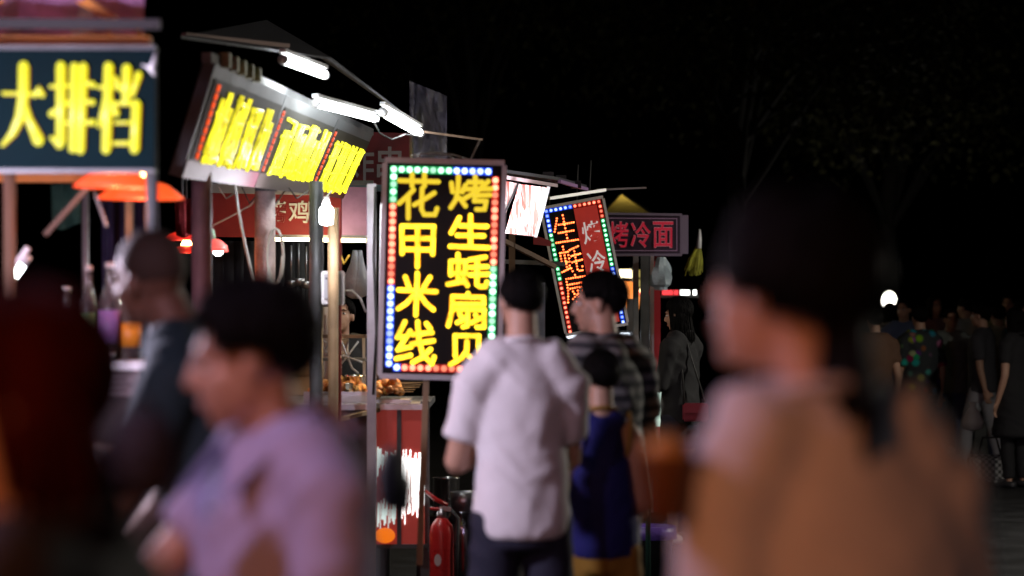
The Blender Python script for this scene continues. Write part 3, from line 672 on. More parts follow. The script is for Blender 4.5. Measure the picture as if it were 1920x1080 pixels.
# ---------------------------------------------------------------- main LED sign
YM = 11.0; sM = F / YM; k = 1 / sM
roll = .025; U = V((math.cos(roll), 0, -math.sin(roll))); W = V((-math.sin(roll), 0, -math.cos(roll)))
O = at(722, 300, YM)
def ms(u, v, d=0): return O + U * (u * k) + W * (v * k) + V((0, -d, 0))
sg = thing('led_sign', 'large upright LED sign with yellow characters in two columns', 'sign', tuple(ms(112, 405)))
PANEL = mat('black_led_panel', (.006, .005, .005), .5, 0, .04, 20, .3, spec=.15)
MB().slab(ms(4, 4), ms(220, 4), ms(220, 401), ms(4, 401), (0, .06, 0)).build('panel', PANEL, sg)
for a_, b_ in (((0, 0), (224, 0)), ((0, 405), (224, 405))): bar(ms(*a_, .0) + V((0, .03, 0)), ms(*b_, .0) + V((0, .03, 0)), .085, .024).build('frame_bar', ALU, sg)
for a_, b_ in (((0, 5.2), (0, 399.8)), ((224, 5.2), (224, 399.8))): bar(ms(*a_) + V((0, .03, 0)), ms(*b_) + V((0, .03, 0)), .022, .083).build('frame_bar', ALU, sg)
LEDC = {'green': ((.5, 1, .68), 2.6), 'red': ((1, .26, .15), 3.0), 'blue': ((.45, .6, 1), 2.6)}; LED = LEDC; rled = random.Random(77)
HALO = {'green': mat('green_led_socket', (0, .05, .02), .5, emit=(0, 1, .25), estr=.42), 'red': mat('red_led_socket', (.05, .0, .0), .5, emit=(1, .015, 0), estr=.5), 'blue': mat('blue_led_socket', (0, .01, .06), .5, emit=(0, .07, 1), estr=1.1)}  # plates that paint the coloured halo around each diode as emission
lm = {}; hm = {}
for c_ in LED:
    lm[c_] = []
    for f_ in (.45, 1.0, 1.3):                    # tired, normal and fresh diodes
        me = MB().ball((0, 0, 0), V((5.7 * k, .006, 5.7 * k)), None, 12, 8).mesh('led'); me.materials.append(glow('led_%s_%d' % (c_, f_ * 100), LEDC[c_][0], LEDC[c_][1] * f_, False)); lm[c_].append(me)
        for p in me.polygons: p.use_smooth = True
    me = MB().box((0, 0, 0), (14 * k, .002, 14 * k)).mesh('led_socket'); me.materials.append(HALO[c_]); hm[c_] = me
def led(u, v, c_):
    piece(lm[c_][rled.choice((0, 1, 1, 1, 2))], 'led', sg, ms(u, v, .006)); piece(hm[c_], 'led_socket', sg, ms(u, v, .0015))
for i in range(13): led(17 + 14.75 * i, 17, 'green' if i < 8 else 'blue')
for j in range(1, 27): led(17, 17 + 14.0 * j, 'green' if j < 5 else ('red' if j < 16 else 'blue'))
for j in range(26): led(208, 33 + 13.9 * j, 'red' if j < 12 else 'green')
for i in range(1, 13): led(17 + 14.75 * i, 388, 'blue' if i < 2 else 'red')
Z6 = 1028.6
CH_ = {'花': [[(150, 198), (525, 205)], [(272, 135), (270, 248)], [(390, 135), (390, 248)], [(285, 285), (215, 355), (145, 418)], [(234, 350), (232, 560)], [(368, 270), (360, 470), (385, 522), (490, 522), (510, 462)], [(485, 312), (380, 380), (290, 430)]],
       '烤': [[(650, 215), (662, 300)], [(718, 150), (712, 290), (692, 375), (642, 452)], [(785, 235), (755, 300)], [(730, 360), (785, 435)], [(880, 150), (880, 265)], [(815, 205), (945, 203)], [(765, 272), (1035, 266)], [(1005, 195), (900, 290), (775, 362)], [(865, 332), (1020, 326)], [(880, 335), (868, 385), (985, 385), (968, 465), (890, 465)]],
       '甲': [[(172, 900), (170, 635), (478, 635), (465, 905)], [(180, 752), (470, 752)], [(176, 858), (468, 860)], [(322, 640), (318, 1025)]],
       '生': [[(725, 548), (645, 695)], [(735, 625), (990, 628)], [(832, 525), (830, 830)], [(705, 718), (960, 720)], [(635, 825), (1005, 833)]],
       '蚝': [[(638, 1100), (638, 968), (780, 968), (778, 1085), (638, 1088)], [(710, 900), (712, 1172)], [(610, 1190), (770, 1160)], [(765, 1130), (798, 1200)], [(975, 925), (820, 952)], [(825, 1025), (990, 1016)], [(820, 1098), (1000, 1088)], [(895, 940), (890, 1190), (920, 1210), (975, 1208), (985, 1165)]],
       '米': [[(200, 95 + Z6), (235, 190 + Z6)], [(440, 95 + Z6), (380, 190 + Z6)], [(318, 60 + Z6), (300, 462 + Z6)], [(135, 222 + Z6), (498, 235 + Z6)], [(275, 280 + Z6), (210, 350 + Z6), (130, 402 + Z6)], [(345, 275 + Z6), (400, 350 + Z6), (470, 408 + Z6)]],
       '线': [[(195, 528 + Z6), (120, 680 + Z6), (215, 668 + Z6)], [(245, 618 + Z6), (125, 800 + Z6), (255, 768 + Z6)], [(110, 885 + Z6), (248, 850 + Z6)], [(318, 528 + Z6), (328, 700 + Z6), (365, 840 + Z6), (452, 930 + Z6), (475, 862 + Z6)], [(268, 650 + Z6), (455, 630 + Z6)], [(255, 742 + Z6), (470, 708 + Z6)], [(440, 790 + Z6), (360, 870 + Z6), (268, 918 + Z6)], [(402, 542 + Z6), (438, 592 + Z6)]],
       '扇': [[(805, 248 + Z6), (810, 275 + Z6)], [(655, 278 + Z6), (955, 285 + Z6), (955, 352 + Z6), (660, 352 + Z6)], [(655, 278 + Z6), (648, 420 + Z6), (612, 560 + Z6)], [(690, 402 + Z6), (800, 400 + Z6), (796, 560 + Z6), (755, 570 + Z6)], [(722, 442 + Z6), (738, 472 + Z6)], [(700, 530 + Z6), (775, 490 + Z6)], [(840, 402 + Z6), (960, 402 + Z6), (955, 570 + Z6), (890, 570 + Z6)], [(876, 450 + Z6), (888, 478 + Z6)], [(835, 530 + Z6), (930, 480 + Z6)]],
       '贝': [[(678, 850 + Z6), (676, 655 + Z6), (905, 655 + Z6), (900, 850 + Z6)], [(792, 705 + Z6), (788, 800 + Z6), (740, 870 + Z6), (630, 935 + Z6)], [(810, 850 + Z6), (895, 915 + Z6)]]}
def uv(x, y):
    px, py = 720 + x / 5.1435, 300 + y / 5.1435
    return (px - 722) + (py - 300) * .03, (py - 300) - (px - 722) * .012
def resample(path, step):
    out = []; 
    for (x0, y0), (x1, y1) in zip(path[:-1], path[1:]):
        L = math.hypot(x1 - x0, y1 - y0); n = max(1, round(L / step)); out += [(x0 + (x1 - x0) * i / n, y0 + (y1 - y0) * i / n) for i in range(n)]
    return out + [path[-1]]
LY1 = glow('led_yellow_upper', (1, .72, .03), .95, True); LY2 = glow('led_yellow', (1, .62, .02), 2.9, True, 26); LO = glow('led_amber_edge', (1, .15, .0), 1.1, False); LO1 = glow('led_amber_edge_upper', (.9, .28, .02), .35, False)  # amber strips paint the blur halo around the yellow strokes
for ch, stk in CH_.items():
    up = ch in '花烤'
    mb, eb = MB(), MB()
    for path in stk:
        pts = [uv(*p) for p in resample(path, 17)]
        for i, p in enumerate(pts): mb.ball(ms(*p, .012), V((4.7 * k, .007, 4.7 * k)), None, 8, 5)
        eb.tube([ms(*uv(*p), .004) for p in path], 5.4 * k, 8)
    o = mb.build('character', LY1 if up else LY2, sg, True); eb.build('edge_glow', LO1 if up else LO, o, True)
# post and hook of the sign
MB().slab(ms(81, 411, -.045), ms(92, 411, -.045), ms(88, 760, -.045), ms(77, 760, -.045), (0, .03, 0)).build('stand_post', TANPOLE, sg)
MB().box((ms(82, 410).x, YM + .06, .03), (.4, .4, .05)).build('stand_base', DSTEEL, sg)
MB().tube([ms(60, -4, -.03), ms(64, -14, -.03), ms(120, -12, -.03), ms(128, -4, -.03)], .005, 6).build('hanging_wire', GALV, sg, True)

# ---------------------------------------------------------------- right-hand stall: light boxes, tilted LED sign, cold noodle sign
def menu(n, l, b):
    tc = n.new('ShaderNodeTexCoord'); mp = n.new('ShaderNodeMapping'); mp.inputs['Scale'].default_value = (30, 30, 3); mp.inputs['Rotation'].default_value = (0, R(18), 0); l.new(tc.outputs['Object'], mp.inputs[0])
    t = n.new('ShaderNodeTexNoise'); t.inputs['Scale'].default_value = 1.6; t.inputs['Detail'].default_value = 3; l.new(mp.outputs[0], t.inputs[0])
    cr = n.new('ShaderNodeValToRGB'); e = cr.color_ramp.elements; e[0].position = .42; e[0].color = (.5, .1, .08, 1); e[1].position = .64; e[1].color = (1, .9, .93, 1)
    l.new(t.outputs[0], cr.inputs[0]); l.new(cr.outputs[0], b.inputs['Emission Color']); l.new(cr.outputs[0], b.inputs['Base Color']); b.inputs['Emission Strength'].default_value = .85
MENU = printed('backlit_menu_print', menu)
lb = thing('light_box', 'tilted white backlit menu boxes beside the main LED sign', 'light box', tuple(at(985, 440, 15)))
for i, q in enumerate((((940, 338), (971, 344), (949, 398), (938, 396)), ((973, 345), (1027, 352), (1003, 443), (947, 437)))):
    a_, b_, c_, d_ = [at(*p, 15.0 + .12 * (p[0] > 972)) for p in q]
    MB().slab(a_, b_, c_, d_, (0, .05, 0)).build('lit_panel', MENU, lb)
bar(at(972, 343, 15.0), at(946, 400, 15.0), .012, .03).build('divider', BLACKP, lb)
bar(at(1029, 350, 15.1), at(1004, 445, 15.1), .02, .05).build('end_frame', ALU, lb)
lamp_light('lamp_light', lb, at(985, 392, 14.9), (1, .95, 1), 9, .1)
st = thing('food_stall', 'narrow right stall with tarpaulin roof and steel poles', 'stall', (.45, 17, 0))
MB().slab(at(948, 324, 15), at(1048, 338, 15.4), at(1100, 352, 17.5), at(960, 330, 18.2), (0, 0, .02)).build('roof_sheet', DARKTARP, st)
MB().slab(at(950, 329, 14.98), at(1046, 345, 15.38), at(1046, 351, 15.38), at(950, 336, 14.98), (0, .02, 0)).build('lit_valance', mat('pink_white_valance', (.6, .45, .5), .6, 0, .2, 12, .15), st)
MB().slab(at(1046, 337, 15.4), at(1098, 352, 17.4), at(1098, 358, 17.4), at(1046, 343, 15.4), (.02, 0, 0)).build('lit_valance', mat('violet_valance', (.35, .2, .42), .6), st)
for i, (px, py) in enumerate(((1028, 330), (1052, 336), (1080, 346))): MB().box(at(px, py, 15.6 + i * .5), (.07, .07, .05)).build('clamp', BLACKP, st)
bar(at(1030, 372, 16.6), at(1135, 356, 16.9), .02, .02).build('cross_bar', ALU, st); bar(at(1118, 356, 17), at(1212, 352, 17), .012, .012).build('cross_bar', GALV, st)
for px, Y, w_, m, y_ in ((960, 16, 12, WOOD, 440), (1002, 16.4, 40, mat('bluish_steel_cabinet', (.12, .13, .16), .4, .5, .1, 20, .3), 530), (1192, 18.2, 10, GALV, 480), (1209, 18.4, 16, DSTEEL, 480), (1222, 18.5, 8, STEEL, 480), (1232, 18.6, 12, mat('red_post', (.4, .02, .03), .45), 480), (1184, 18.9, 18, STEEL, 560)):
    p = at(px, y_, Y); MB().box((p.x, Y, p.z / 2), (w_ / F * Y, .06, p.z)).build('post' if w_ < 30 else 'cabinet', m, st)
bar(at(945, 452, 15.9), at(1040, 500, 16.4), .03, .03).build('brace', WOOD, st); MB().slab(at(1000, 440, 16.5), at(1034, 452, 16.5), at(1034, 462, 16.5), at(1000, 458, 16.5), (0, .03, 0)).build('red_fascia', REDB, st)
bar(at(940, 490, 16.6), at(1060, 495, 16.6), .03, .03).build('shelf_rail', DSTEEL, st)

YT = 17.0; kt = YT / F
rl = R(-10.8); U2 = V((math.cos(rl), 0, -math.sin(rl))); W2 = V((-math.sin(rl), 0, -math.cos(rl)))
U2 = V((math.cos(R(10.5)), 0, math.sin(R(10.5)))); W2 = V((math.sin(R(11.2)), 0, -math.cos(R(11.2))))
O2 = at(1014, 391, YT)
def ts(u, v, d=0): return O2 + U2 * (u * kt) + W2 * (v * kt) + V((0, -d, 0))
sg = thing('led_sign', 'tilted LED sign hanging crooked with red dot characters', 'sign', tuple(ts(60, 120)))
MB().slab(ts(1.5, 1.5), ts(117, 1.5), ts(117, 240.5), ts(1.5, 240.5), (0, .05, 0)).build('panel', PANEL, sg)
for a_, b_ in (((0, 0), (118.5, 0)), ((0, 242), (118.5, 242))): bar(ts(*a_) + V((0, .02, 0)), ts(*b_) + V((0, .02, 0)), .07, .02).build('frame_bar', ALU, sg)
for a_, b_ in (((0, 3), (0, 239)), ((118.5, 3), (118.5, 239))): bar(ts(*a_) + V((0, .02, 0)), ts(*b_) + V((0, .02, 0)), .018, .068).build('frame_bar', ALU, sg)
MB().slab(ts(60, 12, .004), ts(104, 12, .004), ts(104, 235, .004), ts(60, 235, .004), (0, .003, 0)).build('red_field', mat('red_lit_acrylic', (.45, .04, .03), .4, 0, .05, 10, .2, emit=(1, .06, .04), estr=.17), sg)
WL2 = mat('white_sign_letter', (.75, .72, .72), .4, emit=(1, .9, .9), estr=.32)
for ch, v_ in (('烤', 40), ('冷', 96), ('面', 152)): letters(ch, 'character', WL2, sg, ts(65, v_, .0085), U2, W2, 38 * kt, 42 * kt, .004, .012)
for i, c_ in enumerate(LED):
    lm[c_] = []
    for f_ in (.35, .7, .85):
        me = MB().ball((0, 0, 0), V((2.7 * kt, .005, 2.7 * kt)), None, 10, 6).mesh('led'); me.materials.append(glow('far_led_%s_%d' % (c_, f_ * 100), LEDC[c_][0], LEDC[c_][1] * f_, False)); lm[c_].append(me)
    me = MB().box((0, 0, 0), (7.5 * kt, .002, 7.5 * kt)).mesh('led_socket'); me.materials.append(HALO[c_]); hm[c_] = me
MR = (Matrix((U2, V((0, 1, 0)), -W2)).transposed())
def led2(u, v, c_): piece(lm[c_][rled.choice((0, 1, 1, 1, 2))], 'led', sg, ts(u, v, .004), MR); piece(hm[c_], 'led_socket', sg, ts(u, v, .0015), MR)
for i in range(12): led2(9 + 9.1 * i, 7, 'blue' if i < 6 else 'red')
for j in range(1, 26): led2(9, 7 + 9.2 * j, 'blue' if j < 5 else ('green' if j < 15 else 'red'))
for j in range(1, 26): led2(110, 7 + 9.2 * j, 'red' if j < 4 else ('green' if j < 14 else 'blue'))
RD = glow('red_dot_led', (1, .13, .03), 6.5, True, 40)
for ch, v0, hh in (('生', 20, 50), ('蚝', 78, 50), ('扇', 134, 50)):
    xs = [p[0] for s_ in CH_[ch] for p in s_]; ys = [p[1] for s_ in CH_[ch] for p in s_]
    mb = MB(); me_w, me_h = max(xs) - min(xs), max(ys) - min(ys)
    for s_ in CH_[ch]:
        for p in resample(s_, 36): mb.ball(ts(16 + 41 * (p[0] - min(xs)) / me_w, v0 + hh * (p[1] - min(ys)) / me_h, .006), V((1.75 * kt, .004, 1.75 * kt)), None, 8, 5)
    mb.build('dot_character', RD, sg, True)
for px, py in ((1030, 392), (1082, 379), (1106, 371)): MB().tube([at(px + 2, py - 70, YT - .02), at(px, py - 30, YT + .01), at(px, py - 4, YT + .02)], .005, 6).build('hanging_wire', RUBBER, sg, True)

YN = 18.5
sg = thing('cold_noodle_sign', 'dark rectangular sign with three red outlined characters', 'sign', tuple(at(1210, 480, YN)))
MB().slab(at(1130, 402, YN), at(1275, 404, YN), at(1275, 476, YN), at(1130, 476, YN), (0, .08, 0)).build('panel', mat('dark_violet_panel', (.03, .015, .035), .4, 0, .03, 20, .2), sg)
for a_, b_, m in (((1128, 401), (1278, 403), 'violet_grey_frame'), ((1128, 478), (1278, 478), 'violet_grey_frame'), ((1277, 403.5), (1277, 476), 'violet_grey_frame')):
    bar(at(*a_, YN + .03), at(*b_, YN + .03), .11 if a_[1] != b_[1] - 2 or 1 else .1, .018).build('frame_bar', mat(m, (.2, .16, .23), .5, .2), sg)
for a_, b_ in (((1134, 409), (1270, 410)), ((1134, 470), (1270, 470)), ((1269, 411), (1269, 469))): bar(at(*a_, YN - .004), at(*b_, YN - .004), .006, .006).build('pin_line', mat('violet_line', (.4, .25, .42), .5), sg)
letters('烤冷面', 'outline', mat('pale_pink_outline', (.6, .3, .36), .5, emit=(1, .4, .5), estr=.06), sg, at(1138, 415, YN - .003), (1, 0, 0), (0, 0, -1), 126 * YN / F, 50 * YN / F, .003, .022)
letters('烤冷面', 'character', mat('red_letter_film', (.5, .02, .05), .5, emit=(1, .03, .08), estr=.16), sg, at(1138.5, 416, YN - .008), (1, 0, 0), (0, 0, -1), 126 * YN / F, 48 * YN / F, .003, .006)

# plastic bags hanging under the sign
bg_ = MB(); 
for i in range(10):
    for j in range(12):
        def q_(a, b):
            th = a * 6.283; rr_ = (.03 + .05 * math.sin(min(1, b * 1.3) * 1.57)) * (1 + .25 * math.sin(th * 3 + b * 6)) * (1 if b < .9 else .6)
            p = at(1240, 482 + 62 * b, 18.1); return p + V((rr_ * math.cos(th), rr_ * .6 * math.sin(th), 0))
        bg_.add([q_(i / 10, j / 12), q_((i + 1) / 10, j / 12), q_((i + 1) / 10, (j + 1) / 12), q_(i / 10, (j + 1) / 12)], [(0, 1, 2, 3)])
bg_.build('plastic_bag', mat('pale_blue_plastic_bag', (.4, .5, .56), .3, 0, .4, 20, .2, alpha=.85), None, True, top=('pale blue plastic bag hanging under the cold noodle sign', 'plastic bag'))
# straw brush
br = thing('hanging_brush', 'yellow-green straw brush hanging right of the cold noodle sign', 'brush', tuple(at(1305, 520, 19)))
rg = random.Random(31); mb = MB(); 
for i in range(90):
    a_ = rg.gauss(0, 1); top = at(1310 + a_ * 2, 462, 19); bot = at(1303 + a_ * 8 + rg.uniform(-2, 2), 512 + rg.uniform(-8, 6), 19 + rg.uniform(-.05, .05)); mb.tube([top, top.lerp(bot, .5) + V((.004 * a_, 0, 0)), bot], [.003, .0035, .002], 4)
mb.build('straw', mat('yellow_green_straw', (.42, .42, .05), .6, 0, 0, 1, .3, 20), br); MB().tube([at(1310, 466, 19), at(1311, 450, 19), at(1312, 430, 19)], [.022, .02, .008], 8).build('handle', WHITEP, br, True)

# far stalls beyond: yellow tent, lit signs, lantern
tn = thing('yellow_tent', 'far yellow pointed tent roof lit from inside', 'tent', tuple(at(1175, 700, 26) * V((1, 1, 0))))
def tentcloth(n, l, b):
    tr = n.new('ShaderNodeBsdfTranslucent'); tr.inputs[0].default_value = (.7, .62, .3, 1); mx = n.new('ShaderNodeMixShader'); mx.inputs[0].default_value = .6
    b.inputs['Base Color'].default_value = (.5, .45, .22, 1); b.inputs['Roughness'].default_value = .7
    l.new(b.outputs[0], mx.inputs[1]); l.new(tr.outputs[0], mx.inputs[2]); l.new(mx.outputs[0], n['Material Output'].inputs[0])
YT_ = printed('yellow_tent_cloth', tentcloth)
ap = at(1165, 364, 27); c4 = [at(1128, 402, 26), at(1222, 402, 26), at(1226, 404, 28.5), at(1134, 404, 28.5)]
for i in range(4):
    a_, b_ = c4[i], c4[(i + 1) % 4]; MB().add([ap, a_, b_, ap + V((0, 0, .01)), a_ + V((0, 0, .01)), b_ + V((0, 0, .01))], [(0, 1, 2), (5, 4, 3), (0, 3, 4, 1), (1, 4, 5, 2), (2, 5, 3, 0)]).build('roof_panel', YT_, tn)
    pole('leg', (a_.x, a_.y, 0), a_, .02, DSTEEL, tn)
    bar(ap, a_, .03, .03).build('rib', BLACKP, tn)
lamp_light('lamp_light', tn, at(1178, 420, 27), (1, .82, .5), 16, .1); 
MB().ball(at(1178, 420, 27) + V((0, .2, 0)), .05, None, 12, 8).build('bulb', BULBW, tn, True)
t = thing('light_box', 'small square yellow-white lit box behind the tilted sign', 'light box', tuple(at(1172, 532, 24)))
MB().slab(at(1160, 505, 24), at(1185, 505, 24), at(1185, 532, 24), at(1160, 532, 24), (0, .1, 0)).build('lit_face', glow('cream_box_light', (1, .85, .5), 3.5), t, bevel=.01)
bar(at(1188, 500, 24.05), at(1188, 540, 24.05), .03, .03).build('frame', DSTEEL, t)
for j in range(2):
    t = thing('light_box', ('upper' if j == 0 else 'lower') + ' dim yellow lit pane right of the square lit box', 'light box', tuple(at(1200, 520 + 16 * j, 24.5)))
    MB().slab(at(1190, 506 + 18 * j, 24.5), at(1206, 506 + 18 * j, 24.5), at(1206, 520 + 18 * j, 24.5), at(1190, 520 + 18 * j, 24.5), (0, .06, 0)).build('lit_face', glow('olive_pane_light', (.7, .55, .15), .5), t); bar(at(1190, 522 + 18 * j, 24.5), at(1206, 522 + 18 * j, 24.5), .05, .012).build('frame', BLACKP, t)
t = thing('paper_lantern', 'glowing orange lantern at the edge of the tilted sign', 'lantern', tuple(at(1175, 590, 22)))
MB().lathe(at(1175, 592, 22), [(.05, 0), (.11, .06), (.12, .16), (.1, .26), (.05, .31)], 18).build('paper', glow('orange_lantern', (1, .28, .05), 1.3), t, True); MB().lathe(at(1175, 592, 22) + V((0, 0, .311)), [(.05, 0), (.05, .03), (.01, .035)], 14).build('cap', BLACKP, t, True)
t = thing('red_strip_light', 'long red lit strip crossing behind the steel poles', 'light strip', tuple(at(1245, 552, 23)))
for i, (x0, x1, m) in enumerate(((1196, 1236, 'r'), (1242, 1262, 'r'), (1264, 1272, 'r'), (1276, 1293, 'w'), (1300, 1306, 'w'))):
    MB().slab(at(x0, 544, 23), at(x1, 544, 23), at(x1, 553, 23), at(x0, 553, 23), (0, .04, 0)).build('lit_segment', glow('red_strip_glow', (1, .06, .07), 1.3) if m == 'r' else glow('white_strip_glow', (1, 1, .95), 4), t)
bar(at(1190, 556, 23.03), at(1310, 556, 23.03), .04, .02).build('rail', DSTEEL, t)
MB().ball(at(1206, 545, 22.9), .035, None, 10, 8).build('bulb', glow('warm_small_bulb', (1, .7, .3), 6), t, True)
for px, py, lab in ((1172, 628, 'small white lamp low behind the tilted sign corner'), (1072, 628, 'small bluish lamp under the lower edge of the tilted sign')):
    t = thing('work_lamp', lab, 'lamp', tuple(at(px, py + 6, 18.8)), 0, 'small lamps low on the right stall')
    MB().slab(at(px - 10, py - 4, 18.8), at(px + 10, py - 4, 18.8), at(px + 9, py + 7, 18.8), at(px - 9, py + 7, 18.8), (0, .06, 0)).build('lit_face', glow('cool_work_light', (.8, .88, 1), 2.5), t, bevel=.008); MB().slab(at(px - 11, py - 8, 18.82), at(px + 11, py - 8, 18.82), at(px + 11, py - 5, 18.82), at(px - 11, py - 5, 18.82), (0, .06, 0)).build('hood', DSTEEL, t)
# stall counter, rack hoop, bin on the right
t = thing('steel_counter', 'steel counter of the far right stall with lit glass side', 'counter', (1.05, 18.8, 0))
MB().box((.8, 18.9, .45), (.75, .6, .88)).build('cabinet', STEEL, t, bevel=.01); MB().slab(at(1226, 730, 18.55), at(1240, 730, 18.55), at(1238, 800, 18.55), at(1226, 800, 18.55), (0, .02, 0)).build('lit_glass', glow('green_white_glass', (.75, 1, .85), .7), t)
t = thing('rack_hoop', 'dark green steel hoop standing on the pavement behind the boy', 'hoop', (pxpos(1205, 13), 13, 0))
MB().tube([(pxpos(1190, 13), 13, 0), (pxpos(1190, 13), 13, .8), (pxpos(1193, 13), 13, .86), (pxpos(1202, 13), 13, .88), (pxpos(1212, 13), 13, .86), (pxpos(1215, 13), 13, .8), (pxpos(1215, 13), 13, 0)], .014, 10).build('pipe', mat('dark_green_paint', (.02, .07, .05), .35), t, True)
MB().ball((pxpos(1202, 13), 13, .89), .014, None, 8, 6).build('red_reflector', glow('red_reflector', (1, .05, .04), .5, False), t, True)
t = thing('plastic_bin', 'low dark bin with violet plastic liner at the foot of the stall', 'bin', (pxpos(1218, 14), 14, 0))
MB().lathe((pxpos(1218, 14), 14, 0), [(.11, 0), (.14, .26), (.146, .27), (.146, .29), (.13, .29), (.1, .02)], 20).build('tub', BLACKP, t, True)
MB().lathe((pxpos(1218, 14), 14, .285), [(.158, -.06), (.152, .012), (.13, .014), (.12, -.05)], 20).build('liner', mat('violet_liner', (.16, .1, .5), .35, 0, .4, 30, .3), t, True)

# ---------------------------------------------------------------- things people carry
x, y = pxpos(1304, 15.85), 15.85; zb = at(0, 790, y).z
t = thing('shoulder_bag', 'small dark red shoulder bag of the woman in black', 'bag', (x, y, zb))
MB().box((x, y, zb + .06), (.17, .07, .12)).build('pouch', mat('dark_red_leather', (.22, .02, .04), .4), t, bevel=.012); MB().box((x, y - .037, zb + .085), (.16, .008, .06)).build('flap', mat('dark_red_flap', (.26, .03, .05), .35), t, bevel=.003)
MB().tube([(x - .07, y, zb + .11), (x - .09, y + .04, zb + .4), (x - .1, y + .1, zb + .66)], .006, 6).build('strap', RUBBER, t, True); MB().tube([(x + .07, y, zb + .11), (x - .02, y + .04, zb + .4), (x - .09, y + .1, zb + .66)], .006, 6).build('strap', RUBBER, t, True)
x, y = pxpos(1824, 21.8), 21.8; zb = at(0, 808, y).z
mb = MB().lathe((x, y, zb), [(.02, 0), (.08, .02), (.1, .09), (.06, .17), (.02, .22), (.03, .26)], 16); mb.v = [p + V((.02 * noise.noise(p * 14), .02 * noise.noise(p * 17), 0)) for p in mb.v]
mb.build('shopping_bag', mat('white_plastic_bag', (.75, .75, .77), .4, 0, .4, 20), None, True, top=('white knotted plastic bag hanging beside the floral shirt', 'plastic bag'))
x, y = pxpos(1868, 21), 21.3
def chk(n, l, b):
    tc = n.new('ShaderNodeTexCoord'); c_ = n.new('ShaderNodeTexChecker'); c_.inputs['Scale'].default_value = 34; c_.inputs[1].default_value = (.22, .22, .22, 1); c_.inputs[2].default_value = (.02, .02, .02, 1); l.new(tc.outputs['Object'], c_.inputs[0]); l.new(c_.outputs[0], b.inputs['Base Color']); b.inputs['Roughness'].default_value = .7
t = thing('tote_bag', 'black and white chequered bag near the ground at right', 'bag', (x, y, .02))
MB().box((x, y, .15), (.38, .16, .24)).build('pouch', printed('chequered_cloth', chk), t, bevel=.03); MB().tube([(x - .1, y, .27), (x - .06, y, .42), (x + .06, y, .42), (x + .1, y, .27)], .01, 7).build('handle', BLACKC, t, True)
# young man's bags
p = at(270, 850, 3.62)
mb = MB().loft([p - V((0, 0, .04)), p, p + V((0, 0, .035))], [(.046, .035), (.054, .045), (.044, .032)], n=20, dome=.8); mb.v = [q + V((.006 * noise.noise(q * 20), 0, .006 * noise.noise(q * 23))) for q in mb.v]
t = thing('round_bag', 'dark round bag resting on the forearm of the man in lavender', 'bag', tuple(p - V((0, 0, .065)))); mb.build('pouch', mat('dark_plum_cloth', (.012, .006, .011), .85, 0, .3, 60), t, True)
MB().tube([p + V((-.025, 0, .05)), p + V((0, .01, .085)), p + V((.025, .01, .05))], .006, 6).build('handle', BLACKC, t, True)
p = at(736, 892, 4.3)
t = thing('backpack', 'black backpack on the back of the man in lavender', 'backpack', tuple(p - V((0, 0, .15)))); MB().loft([p - V((0, 0, .045)), p, p + V((0, 0, .035))], [(.026, .08), (.032, .1), (.022, .08)], n=16, dome=.7).build('pack', BLACKC, t, True); MB().loft([p + V((.02, 0, -.06)), p + V((.024, 0, -.01))], [(.016, .05), (.016, .05)], n=12).build('pocket', BLACKP, t, True)
# food in the woman's hand
p = at(1252, 905, 2.98)
t = thing('snack_cup', 'blurred orange paper cup in the hand of the woman at right', 'cup', tuple(p - V((0, 0, .05)))); MB().lathe(p - V((0, 0, .05)), [(.026, 0), (.036, .085), (.038, .088), (.034, .088), (.024, .004)], 20).build('cup', mat('orange_paper_cup', (.16, .06, .02), .5), t, True); MB().ball(p + V((0, 0, .042)), V((.03, .03, .018)), None, 12, 8).build('filling', CH[1], t, True)

# ---------------------------------------------------------------- the row of stalls goes on to the left of the camera: its frame and lamps
nb = thing('food_stall', 'stall frame left of the photographer, outside the picture', 'stall', (-2.2, 3.6, 0))
for yy in (1.2, 3.6, 6.0): pole('post', (-1.95, yy, 0), (-1.95, yy, 2.7), .02, GALV, nb)
bar((-1.95, 1.1, 2.72), (-1.95, 6.1, 2.72), .04, .04).build('eave_rail', GALV, nb)
MB().slab((-1.9, 1.1, 2.745), (-1.9, 6.1, 2.745), (-3.6, 6.1, 3.1), (-3.6, 1.1, 3.1), (0, 0, .01)).build('roof_sheet', DARKTARP, nb)
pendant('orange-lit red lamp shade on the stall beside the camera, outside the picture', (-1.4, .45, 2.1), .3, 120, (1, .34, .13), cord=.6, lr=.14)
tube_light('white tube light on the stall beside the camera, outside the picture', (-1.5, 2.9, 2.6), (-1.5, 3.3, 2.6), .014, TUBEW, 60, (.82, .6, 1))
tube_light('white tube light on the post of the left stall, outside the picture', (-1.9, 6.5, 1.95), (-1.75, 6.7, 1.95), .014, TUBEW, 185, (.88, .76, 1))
tube_light('pink tube light under the violet canopy, hidden by the teal board', (-2.3, 8.2, 2.32), (-1.75, 8.2, 2.32), .012, glow('pink_tube', (1, .5, .7), 6), 4.5, (1, .42, .5))
ob = thing('food_stall', 'stall frame behind the photographer, outside the picture', 'stall', (2.4, -2.2, 0))
for xx, yy in ((1.9, -3.2), (1.9, -1.2), (3.0, -3.2), (3.0, -1.2)): pole('post', (xx, yy, 0), (xx, yy, 2.6), .02, GALV, ob)
MB().slab((1.8, -3.3, 2.62), (3.1, -3.3, 2.62), (3.1, -1.1, 2.62), (1.8, -1.1, 2.62), (0, 0, .02)).build('roof_sheet', DARKTARP, ob)
tube_light('white tube light on the stall behind the photographer', (1.95, -2.6, 2.5), (1.95, -1.6, 2.5), .014, TUBEW, 18, (.85, .86, 1))  # fill lamp added out of view to lift the backs of the figures
t = thing('clip_lamp', 'small warm clip lamp over the fried food, hidden behind the main LED sign', 'lamp', tuple(at(762, 640, 12.75)))
